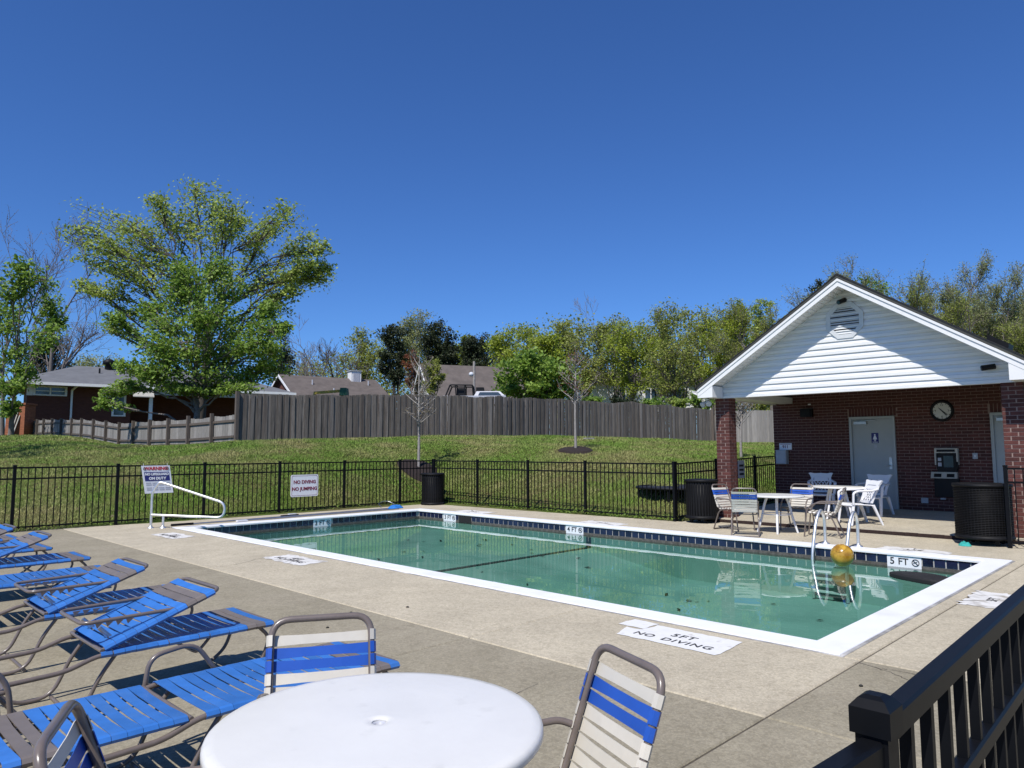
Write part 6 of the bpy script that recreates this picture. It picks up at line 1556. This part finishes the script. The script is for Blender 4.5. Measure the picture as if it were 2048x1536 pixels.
# bare trees behind the roofs
for i, (px, d, h, w_, lb) in enumerate([(628, 74, 11.5, 1.0, 'bare branching tree above the long brown roof'), (662, 70, 10.5, .9, 'darker bare tree right of the first above the brown roof'), (690, 76, 10.0, .9, 'slim bare tree nearest the white chimney'), (592, 78, 10.2, .9, 'bare tree just right of the largest tree'), (1215, 90, 17.5, .8, 'bare grey treetop behind the tall olive tree'), (1425, 84, 17.5, .8, 'bare treetop between the yellow-green trees')]):
    bare_tree('bare_tree', lb, treebase(px, d), h, w_, G(300+i), 'greybark' if i != 1 else 'bark', .20, 4, 'bare trees', nb=(3,4), minr=.017)
for i, (px, d, h, lm, lb) in enumerate([(1580, 62, 13.6, 'leaf_pale', 'pale feathery tall tree left of the clubhouse peak'), (1550, 58, 11.0, 'leaf_olive', 'olive feathery tree behind the left clubhouse slope'), (1850, 58, 12.4, 'leaf_pale', 'feathery half-leafed tree behind the right clubhouse slope'), (1930, 52, 12.0, 'leaf_olive', 'large feathery tree with spreading limbs at the right above the roof'), (2010, 56, 11.6, 'leaf_pale', 'feathery tree at the right edge above the clubhouse roof'), (1800, 64, 11.6, 'leaf_pale', 'slender feathery tree over the clubhouse ridge'), (1890, 62, 12.4, 'leaf_olive', 'olive feathery tree second from the right edge group'), (2080, 50, 10.0, 'leaf_olive', 'feathery tree cut off by the right edge'), (1965, 64, 14.0, 'leaf_pale', 'tallest feathery treetop far behind the right end of the roof'), (1868, 68, 13.2, 'leaf_olive', 'feathery treetop filling between the two right-hand trees'), (2035, 66, 13.6, 'leaf_olive', 'feathery treetop behind the right-edge tree'), (1905, 56, 11.4, 'leaf_pale', 'low pale feathery tree just over the roof vent')]):
    bare_tree('feathery_tree', lb, treebase(px, d), h, 1.0, G(400+i), 'greybark', .24, 4, BG, leafm=lm, lsize=.11, lpt=6, nb=(4,6), spread=.66, minr=.016, first=.18)

# saplings in mulch rings
def sapling(label, px, py, ytop, wpx, seed, bud='leaf_brown', mul=True, mlabel=None, mr=.75, lo=.36):
    rg = G(seed); p = hit(px, py); z = tz(p.x, p.y); d = (p-_c).dot(_fw); H_ = at(px, ytop, d).z-z; base = np.array([p.x, p.y, z])
    o = empty('sapling', base, 0, label, 'sapling', 'young bare saplings'); W = Wood(); tips = []
    n = 12; t = np.linspace(0, 1, n); TP = base+np.stack([.03*np.sin(t*5+seed), .03*np.cos(t*4), t*H_], 1); TP[0,2] -= .1
    W.add(TP, .042*(1-t)**.8+.008, 7); hw = wpx/2*d/F_PX
    for k in range(26):
        u = rg.uniform(lo, .93); a = np.array([np.interp(u, t, TP[:,i]) for i in range(3)]); az = rg.uniform(0, 6.28)
        r_ = hw*(1-abs(u-.45)*1.0)*rg.uniform(.55, 1.05); e = a+np.array([math.cos(az)*r_, math.sin(az)*r_, r_*rg.uniform(.7, 1.25)])
        m_ = a*.45+e*.55+np.array([0,0,-.08*r_]); P = bez(a, m_, e, 6); W.add(P, np.linspace(.017, .007, 6), 4); tips.append(P[3:])
        for j in range(4):
            q = P[rg.integers(2, 6)]; e2 = q+np.array([rg.normal()*.2, rg.normal()*.2, abs(rg.normal())*.3])*max(.5, r_); W.add(np.stack([q, (q+e2)/2+rg.normal(size=3)*.02, e2]), [.008, .007, .005], 3); tips.append(np.stack([(q+e2)/2, e2]))
    W.build('palebark', o)
    if bud:
        T = np.concatenate(tips); T = T[T[:,2] > z+H_*.45]; T = np.repeat(T, 2, axis=0); build_crown([T+rg.normal(size=T.shape)*.04], .055, bud, o, rg)
    if mul:
        mo = empty('mulch_bed', base, 0, mlabel, 'mulch bed', 'mulch rings round the saplings'); b = MB(); k = 28; V = [(0,0,.10)]
        for rr, hh_ in ((.5, .085), (.85, .05), (1.0, .0)):
            for j in range(k):
                a = 2*math.pi*j/k; r2 = mr*rr*(1+.10*math.sin(3*a+seed)+rg.uniform(-.04,.04)); x, y = r2*math.cos(a), r2*math.sin(a); V.append((x, y, tz(base[0]+x, base[1]+y)-z+hh_+rg.uniform(0,.02)))
        b.add(V, [(0,1+j,1+(j+1)%k) for j in range(k)]+[(1+q*k+j, 1+(q+1)*k+j, 1+(q+1)*k+(j+1)%k, 1+q*k+(j+1)%k) for q in (0,1) for j in range(k)]); b.build('mulch', 'mulch', mo)
    return o
sapling('bare pale sapling behind the corner bin, in front of the steep gable', 837, 940, 705, 100, 1, 'leaf_brown', True, 'dark mulch ring half hidden behind the metal fence at the corner bin', .6, .30)
sapling('bare sapling with a reddish top in an open mulch ring on the bank', 1152, 902, 708, 84, 2, 'leaf_red', True, 'dark oval mulch ring on the open grass bank right of centre', .56, .38)
sapling('bare sapling seen between the brick column and the clubhouse wall', 1484, 916, 790, 72, 3, 'leaf_brown', False, lo=.45)
p = hit(1176, 879); o = put('flat_stone', MB().prism([(-.25,-.12,0),(.2,-.16,0),(.28,.1,0),(-.1,.15,0)], (0,0,.07)).mesh('flat_stone'), 'cream_siding', None, loc=(p.x, p.y, tz(p.x,p.y))); tag(o, 'flat pale stone lying in the grass by the right mulch ring', 'stone')

# ------------------------------------------------------------------ grass blades over the bank
rg = G(77); N = 420000
px = rg.uniform(-260, 1700, N); u = rg.uniform(0, 1, N)
ca, sa = math.cos(YAW), math.sin(YAW); tt = (px-1024)/F_PX; ux = ca+sa*tt; uy = sa-ca*tt
tX = (FX+.03)/np.maximum(ux, .02); tY = (FY+.03)/np.maximum(uy, .02); tS = (SY+.03)/np.maximum(uy, .02)
dm = np.minimum(tX, tY); side = (tX < tY) & (tX*uy < SY); dm = np.where(side, np.maximum(tX, tS), dm)
w = 1/np.interp(px, _wpx, 1/_wd); dep = dm+(w-.1-dm)*u**1.15
x, y = ux*dep, uy*dep; z = terrain(x, y)
ok = (dep < w) & ~((x > 13.3) & (y < SY+.02))
for q in [o_ for o_ in bpy.data.objects if o_.name.startswith('mulch_bed')]: ok &= np.hypot(x-q.location.x, y-q.location.y) > .72
x, y, z, dep = x[ok], y[ok], z[ok], dep[ok]; n_ = len(x)
hgt = rg.uniform(.022, .070, n_)*(1+.35*np.sin(x*.9)*np.sin(y*1.3)); hgt = np.where(rg.uniform(size=n_) < .02, hgt*1.7, hgt); wd = rg.uniform(.007, .014, n_)*(dep/22); az = rg.uniform(0, 6.283, n_); ln = rg.normal(size=(n_,2))*.035
P0 = np.stack([x-np.cos(az)*wd, y-np.sin(az)*wd, z-.004], 1); P1 = np.stack([x+np.cos(az)*wd, y+np.sin(az)*wd, z-.004], 1); P2 = np.stack([x+ln[:,0], y+ln[:,1], z+hgt], 1)
o = put('grass', npmesh('grass', np.stack([P0, P1, P2], 1).reshape(-1, 3), np.arange(3*n_).reshape(-1, 3)), 'grass'); tag(o, 'short spring grass on the bank', 'grass', kind='stuff')
# fallen leaves and clover heads in the grass
k = rg.integers(0, n_, 2600); P = np.stack([x[k], y[k], z[k]+.05], 1); V, F = leaf_quads(P, .055, rg, 0); o = put('fallen_leaves', npmesh('fallen_leaves', V, F), 'leaf_brown'); tag(o, 'fallen leaves strewn in the grass', 'leaf litter', kind='stuff')
# weeds along the foot of the metal fence
Ps = []
for (xa, ya, xb, yb, n2) in ((1.4, FY+.03, 13.2, FY+.03, 900), (FX+.03, FY, FX+.03, SY, 1500)):
    t = rg.uniform(0, 1, n2); Ps.append(np.stack([xa+(xb-xa)*t+rg.normal(size=n2)*.05, ya+(yb-ya)*t+rg.normal(size=n2)*.05, .02+np.abs(rg.normal(size=n2))*.05], 1))
V, F = leaf_quads(np.concatenate(Ps), .07, rg, -.4, .3); o = put('weeds', npmesh('weeds', V, F), 'leaf_deep'); tag(o, 'weeds along the foot of the metal fence', 'weeds', kind='stuff')
